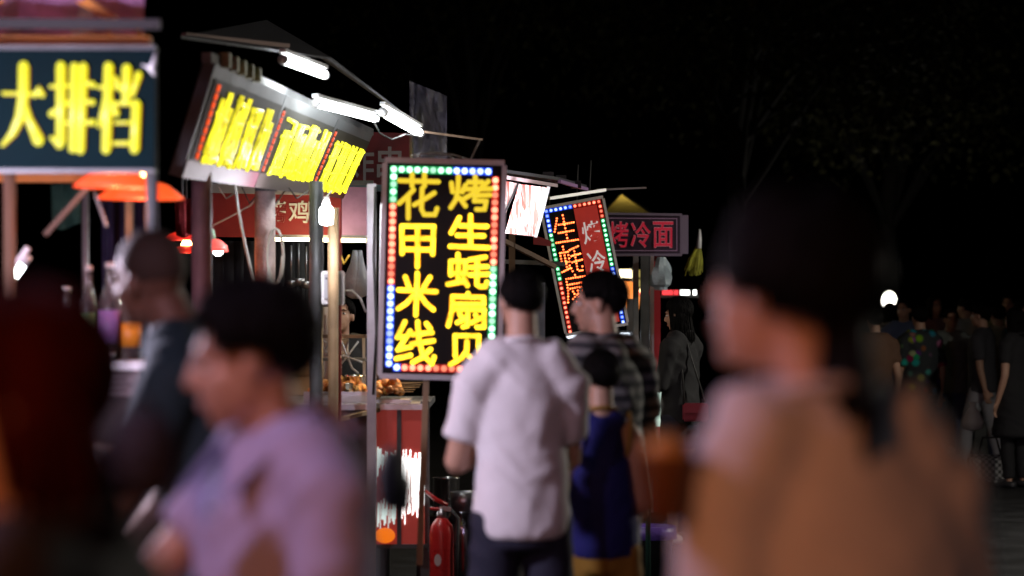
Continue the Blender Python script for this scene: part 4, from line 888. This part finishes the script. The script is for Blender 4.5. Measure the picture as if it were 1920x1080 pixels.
q = at(762, 640, 12.75)
MB().lathe(q, [(.06, 0), (.055, .03), (.02, .07), (.012, .1)], 16).build('shade', DSTEEL, t, True); MB().ball(q + V((0, 0, .01)), .02, None, 10, 8).build('bulb', BULBO, t, True); MB().tube([q + V((0, 0, .1)), q + V((.03, .02, .2)), at(797, 600, 12.6)], .006, 6).build('arm', GALV, t, True)
lamp_light('lamp_light', t, q - V((0, 0, .03)), (1, .62, .28), 7, .03)
# ---------------------------------------------------------------- people
SKIN = mat('skin', (.5, .29, .2), .5, 0, .06, 120, .08, 8)
SKIN2 = mat('tanned_skin', (.26, .15, .1), .5, 0, .06, 120, .08, 8)
HAIR = mat('black_hair', (.0035, .003, .003), .65, 0, .5, 160, .2, 30, stretch=(1, 1, .12), spec=.08)
REDHAIR = mat('dark_red_brown_hair', (.03, .002, .001), .8, 0, .5, 160, .3, 30, stretch=(1, 1, .12), spec=.05)
STUBBLE = mat('shaved_hair', (.07, .048, .035), .75, 0, .2, 300, .2)
EYEW = mat('eye_white', (.7, .68, .65), .2)
IRIS = mat('dark_iris', (.02, .012, .008), .15)
LIPS = mat('lips', (.42, .16, .13), .45)


def striped(n, l, b):
    tc = n.new('ShaderNodeTexCoord'); sx = n.new('ShaderNodeSeparateXYZ'); l.new(tc.outputs['Object'], sx.inputs[0])
    nz = n.new('ShaderNodeTexNoise'); nz.inputs['Scale'].default_value = 3; l.new(tc.outputs['Object'], nz.inputs[0])
    ad = n.new('ShaderNodeMath'); ad.operation = 'MULTIPLY_ADD'; l.new(nz.outputs[0], ad.inputs[0]); ad.inputs[1].default_value = .05; l.new(sx.outputs[2], ad.inputs[2])
    mu = n.new('ShaderNodeMath'); mu.operation = 'MULTIPLY'; l.new(ad.outputs[0], mu.inputs[0]); mu.inputs[1].default_value = 21
    fr = n.new('ShaderNodeMath'); fr.operation = 'FRACT'; l.new(mu.outputs[0], fr.inputs[0])
    gt = n.new('ShaderNodeMath'); gt.operation = 'GREATER_THAN'; l.new(fr.outputs[0], gt.inputs[0]); gt.inputs[1].default_value = .5
    mx = n.new('ShaderNodeMix'); mx.data_type = 'RGBA'; l.new(gt.outputs[0], mx.inputs[0])
    mx.inputs[6].default_value = (.06, .06, .065, 1); mx.inputs[7].default_value = (.3, .29, .28, 1)
    l.new(mx.outputs[2], b.inputs['Base Color']); b.inputs['Roughness'].default_value = .85
STRIPE = printed('striped_cotton', striped)
def floral(n, l, b):
    tc = n.new('ShaderNodeTexCoord'); vo = n.new('ShaderNodeTexVoronoi'); vo.inputs['Scale'].default_value = 11; l.new(tc.outputs['Object'], vo.inputs[0])
    cr = n.new('ShaderNodeValToRGB'); cr.color_ramp.elements[0].position = .22; cr.color_ramp.elements[1].position = .5
    cr.color_ramp.elements[0].color = (1, 1, 1, 1); cr.color_ramp.elements[1].color = (0, 0, 0, 1)
    l.new(vo.outputs['Distance'], cr.inputs[0])
    hs = n.new('ShaderNodeHueSaturation'); hs.inputs['Saturation'].default_value = 1.3; hs.inputs['Value'].default_value = .45; l.new(vo.outputs['Color'], hs.inputs['Color'])
    mx = n.new('ShaderNodeMix'); mx.data_type = 'RGBA'; l.new(cr.outputs[0], mx.inputs[0])
    mx.inputs[6].default_value = (.02, .025, .03, 1); l.new(hs.outputs[0], mx.inputs[7])
    l.new(mx.outputs[2], b.inputs['Base Color']); b.inputs['Roughness'].default_value = .8
FLORAL = printed('floral_print', floral)

def head_rot(yaw, pitch, roll):
    return (Matrix.Rotation(R(yaw), 3, 'Z') @ Matrix.Rotation(R(-pitch), 3, 'X') @ Matrix.Rotation(R(roll), 3, 'Y'))

def hand(mb, wr, d, side, k, curl=45, w=None):
    d = d.normalized()
    if w is None:
        w = d.cross(V((0, 0, 1)))
        if w.length < .3: w = V((0, 1, 0)) - d * d.y
    w = (w - d * w.dot(d)).normalized(); nn = w.cross(d) * side
    mb.loft([wr - d * .02 * k, wr + d * .03 * k, wr + d * .08 * k], [(.026 * k, .018 * k), (.036 * k, .016 * k), (.04 * k, .014 * k)], right=w, n=10)
    for i, ln in enumerate((.062, .075, .08, .07)):
        b0 = wr + (d * .085 + w * side * (-.03 + .02 * i)) * k
        q = Matrix.Rotation(R(curl * .5) , 3, w) ; q = Matrix.Rotation(R(-curl * .5 * side), 3, w)
        d1 = (q @ d); d2 = (Matrix.Rotation(R(-curl * 1.4 * side), 3, w) @ d)
        if d1.dot(nn) < 0: d1 = d1 - nn * 2 * d1.dot(nn); d2 = d2 - nn * 2 * d2.dot(nn)
        b1 = b0 + d1 * ln * .5 * k; b2 = b1 + d2 * ln * .5 * k
        mb.loft([b0 - d * .015 * k, b1, b2], [.0095 * k, .0088 * k, .0075 * k], right=w, n=7)
    t0 = wr + (d * .02 + w * side * .03) * k; t1 = t0 + (d * .6 + w * side * .7 + nn * .3).normalized() * .04 * k; t2 = t1 + (d * .9 + nn * .4).normalized() * .03 * k
    mb.loft([t0, t1, t2], [.013 * k, .0105 * k, .009 * k], n=7)

def person(label, x, y, H, rot, shirt, pants, hair='short', yaw=0, pitch=0, roll=0, lean=0, arms=None, sleeve=.55, sleeveless=False,
           shorts=False, skin=SKIN, hairm=HAIR, girth=1.0, collar=False, voxel=.008, fold=.006, hem=.84, trim=None, stance=.1, group=None,
           shoe=None, dress=False, stride=0.0, seed=1, turn=0, longlen=.3, face=True, fem=False, hv=1.0, side=0.0, shw=None, shz=1.36, hs=.94):
    """a standing figure facing local +Y; yaw is the head's turn against the body (left is positive)"""
    k = H / 1.72
    rg = random.Random(seed)
    t = thing('person', label, 'person', (x, y, 0), R(rot), group)
    hipz = .93 * k
    LM = Matrix.Translation((0, 0, hipz)) @ Matrix.Rotation(R(-lean), 4, 'X') @ Matrix.Translation((0, 0, -hipz))
    T = lambda a, b, c: LM @ V((a * k * (girth if abs(a) < .15 else 1) + side * max(0, c - .93) / .5, b * k, c * k))
    shw = shw or (.152 if fem else .172); nk = .84 if fem else 1.0
    sh = {s: T(shw * s, -.005, shz) for s in (-1, 1)}
    arms = arms or {}
    body = MB()
    gx = girth
    tor = [T(0, 0, .90), T(0, .0, .98), T(0, .005, 1.1), T(0, .01, 1.26), T(0, 0, shz - .02), T(0, -.012, 1.44)]
    trad = [(.155, .105), (.158, .112), (.138, .098), (.158, .112), (.145, .09), (.07, .055)]
    trad = [(a * k * gx, b * k * gx) for a, b in trad]
    body.loft(tor, trad, n=20)
    for s in (-1, 1): body.loft([T(.03 * s, -.01, 1.43), sh[s]], [.055 * k, .052 * k])
    nb, nh = T(0, -.015, 1.42), T(0, .005, 1.56)
    body.loft([nb, (nb + nh) / 2, nh], [.06 * k * nk, .053 * k * nk, .05 * k * nk])
    HM = LM.to_3x3() @ head_rot(yaw, pitch, roll) if lean else head_rot(yaw, pitch, roll)
    HC = T(0, .02, 1.605)
    kk = k; hp = lambda a, b, c: HC + HM @ (V((a, b, c)) * k * hs)
    E_ = lambda mb, c, r, n=16, m=10: mb.ball(hp(*c), V(r) * k * hs, HM, n, m)
    E_(body, (0, -.012, .025), (.072, .092, .088)); E_(body, (0, .028, -.045), (.058, .068, .072)); E_(body, (0, .068, -.1), (.024, .02, .018))
    E_(body, (0, .078, .022), (.05, .014, .012)); E_(body, (.034, .048, -.032), (.027, .028, .028)); E_(body, (-.034, .048, -.032), (.027, .028, .028))
    E_(body, (0, .086, -.07), (.022, .011, .012))
    body.loft([hp(0, .088, .01), hp(0, .104, -.022), hp(0, .108, -.036)], [.009 * k, .012 * k, .0135 * k], n=8)
    for s in (-1, 1): E_(body, (.075 * s, -.006, -.012), (.011, .02, .031), 10, 8)
    ends = {}
    for s, key in ((-1, 'L'), (1, 'R')):
        el, wr = arms.get(key, ((.05 * s, -.02, -.29), (.06 * s, .06, -.54)))[:2]
        el = sh[s] + V(el) * k; wr = sh[s] + V(wr) * k
        wv = arms.get(key + 'w'); cu = arms.get(key + 'c', 45)
        body.loft([sh[s], (sh[s] * .6 + el * .4), el], [.052 * k, .046 * k, .038 * k])
        body.loft([el, el * .65 + wr * .35, wr], [.037 * k, .036 * k, .024 * k])
        hand(body, wr, wr - el, s, k, cu, V(wv) if wv else None)
        ends[s] = (el, wr)
    legs = {}
    for s in (-1, 1):
        hp_ = V((.085 * s * k, 0, .9 * k)); kn = V((stance * s * k, (.03 + stride * s) * k, .49 * k)); an = V((stance * s * 1.05 * k, (stride * 1.7 * s) * k, .085 * k))
        legs[s] = (hp_, kn, an)
        body.loft([hp_, hp_ * .5 + kn * .5, kn], [.083 * k * gx, .07 * k, .052 * k]); body.loft([kn, kn * .7 + an * .3 - V((0, .012 * k, 0)), an], [.05 * k, .051 * k, .034 * k])
        body.loft([an + V((0, -.03, -.045)) * k, an + V((0, .12, -.055)) * k], [(.035 * k, .035 * k), (.04 * k, .022 * k)], n=10)
    bo = remesh(body.build('body', skin, t, local=True), voxel, 3)
    # eyes, lips
    if face:
        for s in (-1, 1):
            e = MB().ball(hp(.031 * s, .076, -.002), V((.013, .012, .0075)) * k, HM, 10, 7).build('eye', EYEW, t, True, True)
            MB().ball(hp(.031 * s, .086, -.002), V((.006, .004, .006)) * k, HM, 8, 6).build('iris', IRIS, e, True, True)
            MB().loft([hp(.014 * s, .092, .018), hp(.032 * s, .09, .023), hp(.05 * s, .078, .017)], [.003 * k, .004 * k, .002 * k], n=6).build('eyebrow', hairm, t, True, True)
        MB().ball(hp(0, .0935, -.072), V((.02, .007, .0075)) * k, HM, 10, 6).build('lips', LIPS, t, True, True)
    # hair
    hb = MB()
    er = V((.078, .098, .093)) * hv; ec = V((0, -.016, .03))
    def line(a):                      # hairline: how far down from the crown hair reaches, by direction (0 = face, 180 = nape)
        a = abs((a + 180) % 360 - 180)
        if hair == 'stubble': return 58 if a < 45 else (58 + (a - 45) * 1.1 if a < 90 else 112)
        if hair == 'ponytail' and a > 48: return 104 + min(18, (a - 48) * .4)
        if a < 35: return 58
        if a < 65: return 58 + (a - 35) * 1.3
        if a < 95: return 97
        if a < 115: return 97 + (a - 95) * 1.5
        return 127 + (a - 115) * .25
    def surf(a, ph, g=1.0):
        a, ph = R(a), R(ph)
        return hp(*(ec + V((er.x * g * math.sin(ph) * math.sin(a), er.y * g * math.sin(ph) * math.cos(a), er.z * g * math.cos(ph)))))
    n_, m_ = 36, 9; g0 = .955 if hair == 'stubble' else 1.02
    vs = [surf(0, 0, g0)] + [surf(360 / n_ * i, line(360 / n_ * i) * j / m_, g0) for j in range(1, m_ + 1) for i in range(n_)]
    fs = [(0, 1 + (i + 1) % n_, 1 + i) for i in range(n_)] + [(1 + j * n_ + i, 1 + j * n_ + (i + 1) % n_, 1 + (j + 1) * n_ + (i + 1) % n_, 1 + (j + 1) * n_ + i) for j in range(m_ - 1) for i in range(n_)]
    hb.add(vs, fs)
    if hair != 'stubble':
        for q in range(700):
            a = rg.uniform(-180, 180); p1 = line(a) + rg.uniform(-6, 9); p0 = rg.uniform(0, p1 * .7); g = rg.uniform(.99, 1.07); da = rg.uniform(-22, 22)
            path = [surf(a + da * f, p0 + (p1 - p0) * f, g + (.02 if f < 1 else -.01)) for f in (0, .35, .7, 1)]
            rad = [.002 * k, .0045 * k, .004 * k, .0008 * k]
            if hair == 'long' and abs(a) > 70:
                e = path[-1]; ln = longlen * rg.uniform(.7, 1.05)
                bk = HM @ V((0, -.02, 0))
                path += [e + V((0, 0, -ln * .35 * k)) + bk * .5, e + V((rg.uniform(-.02, .02), 0, -ln * .7 * k)) + bk, e + V((rg.uniform(-.03, .03), 0, -ln * k)) + bk]
                rad = [.002 * k, .005 * k, .006 * k, .006 * k, .006 * k, .005 * k, .001 * k]
            hb.tube(path, rad, 4)
    if hair in ('bun', 'ponytail'):
        tie = hp(0, -.085, -.01)
        for q in range(30):
            o1 = V((rg.gauss(0, .012), rg.gauss(0, .012), rg.gauss(0, .012)))
            if hair == 'bun':
                hb.ball(tie + o1 * 1.6, .03 * k, None, 8, 6)
            hb.tube([tie + o1, tie + HM @ V((.0, -.012, -.02)) * k + o1, tie + HM @ V((.0, -.025, -.09)) * k + o1 * 1.3, tie + HM @ V((.0, -.045, -longlen * .7)) * k + o1 * 1.4, tie + HM @ V((.0, -.065, -longlen - rg.uniform(-.03, .05))) * k + o1 * .6],
                    [.008, .013, .013, .011, .002], 5)
    hb.build('hair', STUBBLE if hair == 'stubble' else hairm, t, True, True)
    # shirt
    sm = MB(); lo = .012
    hz = hem
    P = [T(0, 0, hz), T(0, 0, (hz + .98) / 2), T(0, .002, 1.0), T(0, .006, 1.12), T(0, .01, 1.24), T(0, -.002, shz - .015), T(0, -.014, 1.45)]
    rr = [(.188, .142), (.186, .14), (.18, .135), (.172, .13), (.18, .134), (.17, .112), (.086, .078)]
    if dress: P[0] = V((0, 0, .5 * k)); P[1] = V((0, 0, .75 * k)); rr[0] = (.25, .22); rr[1] = (.215, .18)
    if sleeveless: rr = rr[:4] + [(.158, .13), (.122, .108), (.082, .076)]
    sm.loft(P, [(a * k * gx, b * k * gx) for a, b in rr], n=24, dome=.12)
    for s in (-1, 1):
        el, wr = ends[s]
        if sleeveless:
            sm.loft([T(.03 * s, -.012, 1.43), T(.095 * s, -.008, 1.405)], [.062 * k, .056 * k], dome=.3); continue
        sm.loft([T(.0, -.01, 1.425), T(.09 * s, -.01, 1.42), sh[s]], [.074 * k, .076 * k, .07 * k], dome=.3)
        sm.ball(sh[s], .077 * k, None, 14, 9)
        if sleeve <= 1:
            e = sh[s].lerp(el, sleeve); sm.loft([sh[s], sh[s].lerp(e, .5), e], [.071 * k, .068 * k, .067 * k], dome=.15)
        else:
            sm.loft([sh[s], sh[s].lerp(el, .5), el], [.066 * k, .058 * k, .052 * k]); sm.loft([el, el.lerp(wr, (sleeve - 1))], [.051 * k, .04 * k], dome=.15)
    so = remesh(sm.build('dress' if dress else 'shirt', shirt, t, local=True), max(.01, voxel * 1.3), 12, fold, seed * 3.7)
    # neckband, armhole trim
    cm = trim or shirt
    ring = [T(.078 * math.cos(q * math.pi / 12), -.012 + .07 * math.sin(q * math.pi / 12), 1.462 - (.022 * math.sin(q * math.pi / 12) if not collar else .03 * math.sin(q * math.pi / 12))) for q in range(25)]
    MB().tube(ring, .0085 * k if not collar else .012 * k, 7).build('neckband' if not collar else 'collar_band', cm, so, True, True)
    if collar:
        for s in (-1, 1):
            c = MB(); c.slab(T(.068 * s, -.06, 1.505), T(.1 * s, .02, 1.465), T(.075 * s, .135, 1.385), T(.02 * s, .09, 1.455), T(.012 * s, .01, 1.48) - T(0, 0, 1.475))
            c.build('collar', cm, so, False, True)
        c = MB(); c.slab(T(-.068, -.07, 1.505), T(.068, -.07, 1.505), T(.095, -.1, 1.45), T(-.095, -.1, 1.45), V((0, -.012, .004))); c.build('collar', cm, so, False, True)
        for b in range(2): MB().ball(T(0, .128, 1.36 - .07 * b), .007, None, 8, 6).build('button', WHITEP, so, True, True)
    if sleeveless and trim:
        for s in (-1, 1):
            rg2 = [T((.128 + .012 * math.cos(q * math.pi / 10)) * s, .085 * math.sin(q * math.pi / 10) - .005, 1.36 + .095 * math.cos(q * math.pi / 10)) for q in range(21)]
            MB().tube(rg2, .009 * k, 6).build('armhole_trim', trim, so, True, True)
    # trousers
    pm = MB()
    pm.loft([V((0, 0, .8 * k)), V((0, 0, .9 * k)), V((0, 0, 1.0 * k))], [(.168 * k * gx, .125 * k * gx), (.17 * k * gx, .125 * k * gx), (.16 * k * gx, .118 * k * gx)], n=18, dome=.2)
    for s in (-1, 1):
        h_, kn, an = legs[s]
        if shorts: e = h_.lerp(kn, shorts); pm.loft([h_, h_.lerp(e, .5), e], [.096 * k * gx, .09 * k, .088 * k], dome=.15)
        else:
            pm.loft([h_, h_.lerp(kn, .5), kn], [.096 * k * gx, .084 * k, .068 * k]); pm.loft([kn, kn.lerp(an, .5), an.lerp(kn, .03)], [.067 * k, .064 * k, .058 * k], dome=.15)
    remesh(pm.build('shorts' if shorts else 'trousers', pants, t, local=True), max(.011, voxel * 1.4), 3, .004, seed)
    for s in (-1, 1):
        an = legs[s][2]; q = MB()
        q.loft([an + V((0, -.05, -.05)) * k, an + V((0, .02, -.045)) * k, an + V((0, .14, -.058)) * k], [(.043 * k, .036 * k), (.045 * k, .04 * k), (.046 * k, .027 * k)], n=12, dome=.8)
        q.build('shoe', shoe or SHOE, t, True, True)
    return t
SHOE = mat('dark_shoe', (.03, .03, .035), .5)
WSHOE = mat('white_trainer', (.7, .7, .7), .5)

WHITE_T = cloth('white_cotton', (.78, .76, .77)); NAVY = cloth('navy_trouser_cloth', (.012, .013, .03)); BLACKC = cloth('black_cloth', (.01, .01, .012))
BLUE = cloth('blue_jersey', (.008, .01, .13)); YEL = cloth('yellow_trim', (.32, .17, .02)); LAV = cloth('pale_lavender_polo', (.42, .37, .55)); GREYT = cloth('light_grey_cotton', (.62, .57, .57))
TEAL = cloth('dark_teal_cotton', (.025, .06, .075)); PALEP = cloth('pale_trouser_cloth', (.36, .36, .4)); JEANS = cloth('blue_denim', (.08, .12, .22)); BEIGE = cloth('beige_cotton', (.42, .37, .26)); GREYG = cloth('grey_green_cotton', (.2, .23, .22))
DARKRED = cloth('dark_maroon_cloth', (.012, .006, .007))


P_ = person
P_('man in white T-shirt seen from behind, arms folded in front of the LED sign', pxpos(978, 7.85), 7.85, 1.69, 8, WHITE_T, NAVY, 'short', yaw=12, pitch=4,
   arms={'L': ((-.06, .05, -.26), (.08, .24, -.22)), 'R': ((.02, .09, -.26), (-.08, .25, -.2))}, sleeve=.66, fold=.0055, hem=.83, seed=2, girth=.86, shw=.155, hv=.97, hs=.88, shz=1.325)
P_('boy in blue basketball vest with yellow trim, seen from behind', pxpos(1127, 8.3), 8.3, 1.41, 5, BLUE, YEL, 'short', yaw=10, pitch=6, sleeveless=True, trim=YEL, shorts=.9, hem=.86, seed=3, fold=.005, girth=.84, shw=.145,
   arms={'L': ((-.06, .0, -.28), (-.02, .2, -.36)), 'R': ((.05, .0, -.28), (.02, .2, -.36))})
P_('person in black and white striped top looking left behind the boy in blue', pxpos(1130, 9.0), 9.0, 1.69, 40, STRIPE, PALEP, 'short', yaw=42, pitch=3, seed=4, sleeve=.7)
P_('woman in black top and dark shorts standing beside the far stall', pxpos(1276, 16), 16.0, 1.63, 55, BLACKC, NAVY, 'long', yaw=10, pitch=10, shorts=.55, seed=5, sleeve=1.5, longlen=.22, girth=.88, fem=True, shoe=WSHOE,
   arms={'L': ((-.04, .06, -.26), (.0, .26, -.2)), 'R': ((.03, .03, -.27), (-.02, .25, -.22))})
P_('large blurred woman with dark pinned-up hair and pale grey T-shirt at right', .48, 3.1, 1.69, 18, GREYT, BLACKC, 'ponytail', yaw=31, pitch=-11, seed=6, sleeve=.6, longlen=.2, fold=.005, voxel=.007, girth=.98, fem=True, shw=.142, side=-.095, hv=1.1, shz=1.335, hs=1.0,
   arms={'L': ((-.02, .0, -.25), (-.01, .05, -.08)), 'Lc': 75, 'R': ((.05, .0, -.28), (.02, .22, -.33))})
P_('blurred young man in lavender polo shirt turning his face to the left', pxpos(590, 3.9), 3.9, 1.595, 122, LAV, BLACKC, 'short', lean=9, yaw=-30, pitch=2, seed=7, sleeve=.6, collar=True, fold=.005, voxel=.007, girth=1.1, hv=1.08, hs=1.0,
   arms={'L': ((-.05, .03, -.27), (-.0, .27, -.3)), 'R': ((.05, .14, -.15), (.03, .37, -.24))})
P_('man with shaved head and dark teal T-shirt leaning over the stall counter', pxpos(455, 5.7), 5.7, 1.78, 86, TEAL, BLACKC, 'stubble', yaw=-32, pitch=-12, lean=17, seed=8, sleeve=.75, skin=SKIN2, fold=.006,
   arms={'L': ((-.04, .1, -.26), (.0, .24, -.45)), 'R': ((.04, .08, -.27), (.0, .22, -.46))})
P_('out of focus person with dark red hair and black clothes at the left edge', -.465, 2.35, 1.57, 75, DARKRED, BLACKC, 'long', yaw=25, hairm=REDHAIR, seed=9, sleeve=.7, longlen=.16, voxel=.01,
   arms={'L': ((-.03, .04, -.28), (.02, .2, -.3)), 'R': ((.06, .02, -.28), (.04, .2, -.33))})
P_('stall keeper in dark shirt behind the fried chicken cart', pxpos(640, 14.6), 14.6, 1.62, 200, BLACKC, BLACKC, 'short', yaw=-30, pitch=-12, seed=10, sleeve=.6,
   arms={'L': ((-.1, .14, -.18), (-.1, .36, -.12)), 'R': ((.05, .1, -.25), (.0, .3, -.3))})
G = 'passers-by on the dark right side'
P_('passer-by in dark shirt with bright floral print', pxpos(1725, 22), 22, 1.58, 12, FLORAL, NAVY, 'short', seed=11, sleeve=.8, group=G, voxel=.011, stride=.08, girth=1.1, shorts=.8)
P_('passer-by in grey-green top facing the camera beside the floral shirt', pxpos(1782, 23), 23, 1.56, 185, GREYG, JEANS, 'short', seed=12, group=G, voxel=.011, trim=WHITE_T)
P_('passer-by in beige T-shirt and jeans near the right edge', pxpos(1872, 24), 24, 1.6, 20, BEIGE, JEANS, 'short', seed=13, group=G, voxel=.011, stride=.06)
P_('long-haired passer-by in long dark dress at the right edge', pxpos(1905, 21), 21, 1.56, 40, BLACKC, BLACKC, 'long', seed=14, group=G, voxel=.011, dress=True, fem=True, longlen=.4)
P_('dark-haired passer-by in brown top below the round street lamp', pxpos(1640, 21), 21, 1.56, 10, cloth('brown_cotton', (.12, .06, .035)), BLACKC, 'short', seed=15, group=G, voxel=.011)

PRINTS = [cloth('faded_blue_cotton', (.12, .16, .3)), STRIPE, cloth('pale_cotton', (.5, .5, .5)), cloth('dull_pink_cotton', (.35, .18, .18)), FLORAL, cloth('olive_cotton', (.16, .16, .08)), cloth('charcoal_cotton', (.05, .05, .06))]
for i, (px, Y, H, rot, sh_, pa, hair, lab) in enumerate((
    (1695, 24.5, 1.66, 170, 0, NAVY, 'short', 'passer-by in faded blue top walking towards the camera left of the floral shirt'),
    (1752, 26, 1.7, 190, 3, JEANS, 'long', 'long-haired passer-by in dull pink top facing the camera'),
    (1812, 25, 1.68, 15, 2, BLACKC, 'short', 'passer-by in pale T-shirt seen from behind, right of the floral shirt'),
    (1842, 22.5, 1.6, 60, 6, PALEP, 'short', 'passer-by in charcoal top turning left near the white bag'),
    (1890, 27, 1.72, 175, 5, NAVY, 'short', 'tall far passer-by in olive top at the right edge'),
    (1668, 27, 1.62, 0, 1, JEANS, 'long', 'far passer-by in striped top under the globe lamp'),
    (1918, 23.5, 1.65, 200, 4, BLACKC, 'short', 'passer-by in floral top cut off by the right edge'))):
    P_(lab, pxpos(px, Y), Y, H, rot, PRINTS[sh_], pa, hair, seed=30 + i, group=G, voxel=.012, stride=.1 * (-1) ** i, sleeve=.7, yaw=(-25, 10, 30, 0, -20, 15, 20)[i],
       arms={'L': ((-.06, -.05, -.28), (-.05, .1 * (-1) ** i, -.5)), 'R': ((.06, .04, -.28), (.05, .15, -.46))}, shoe=WSHOE if i % 2 else None)
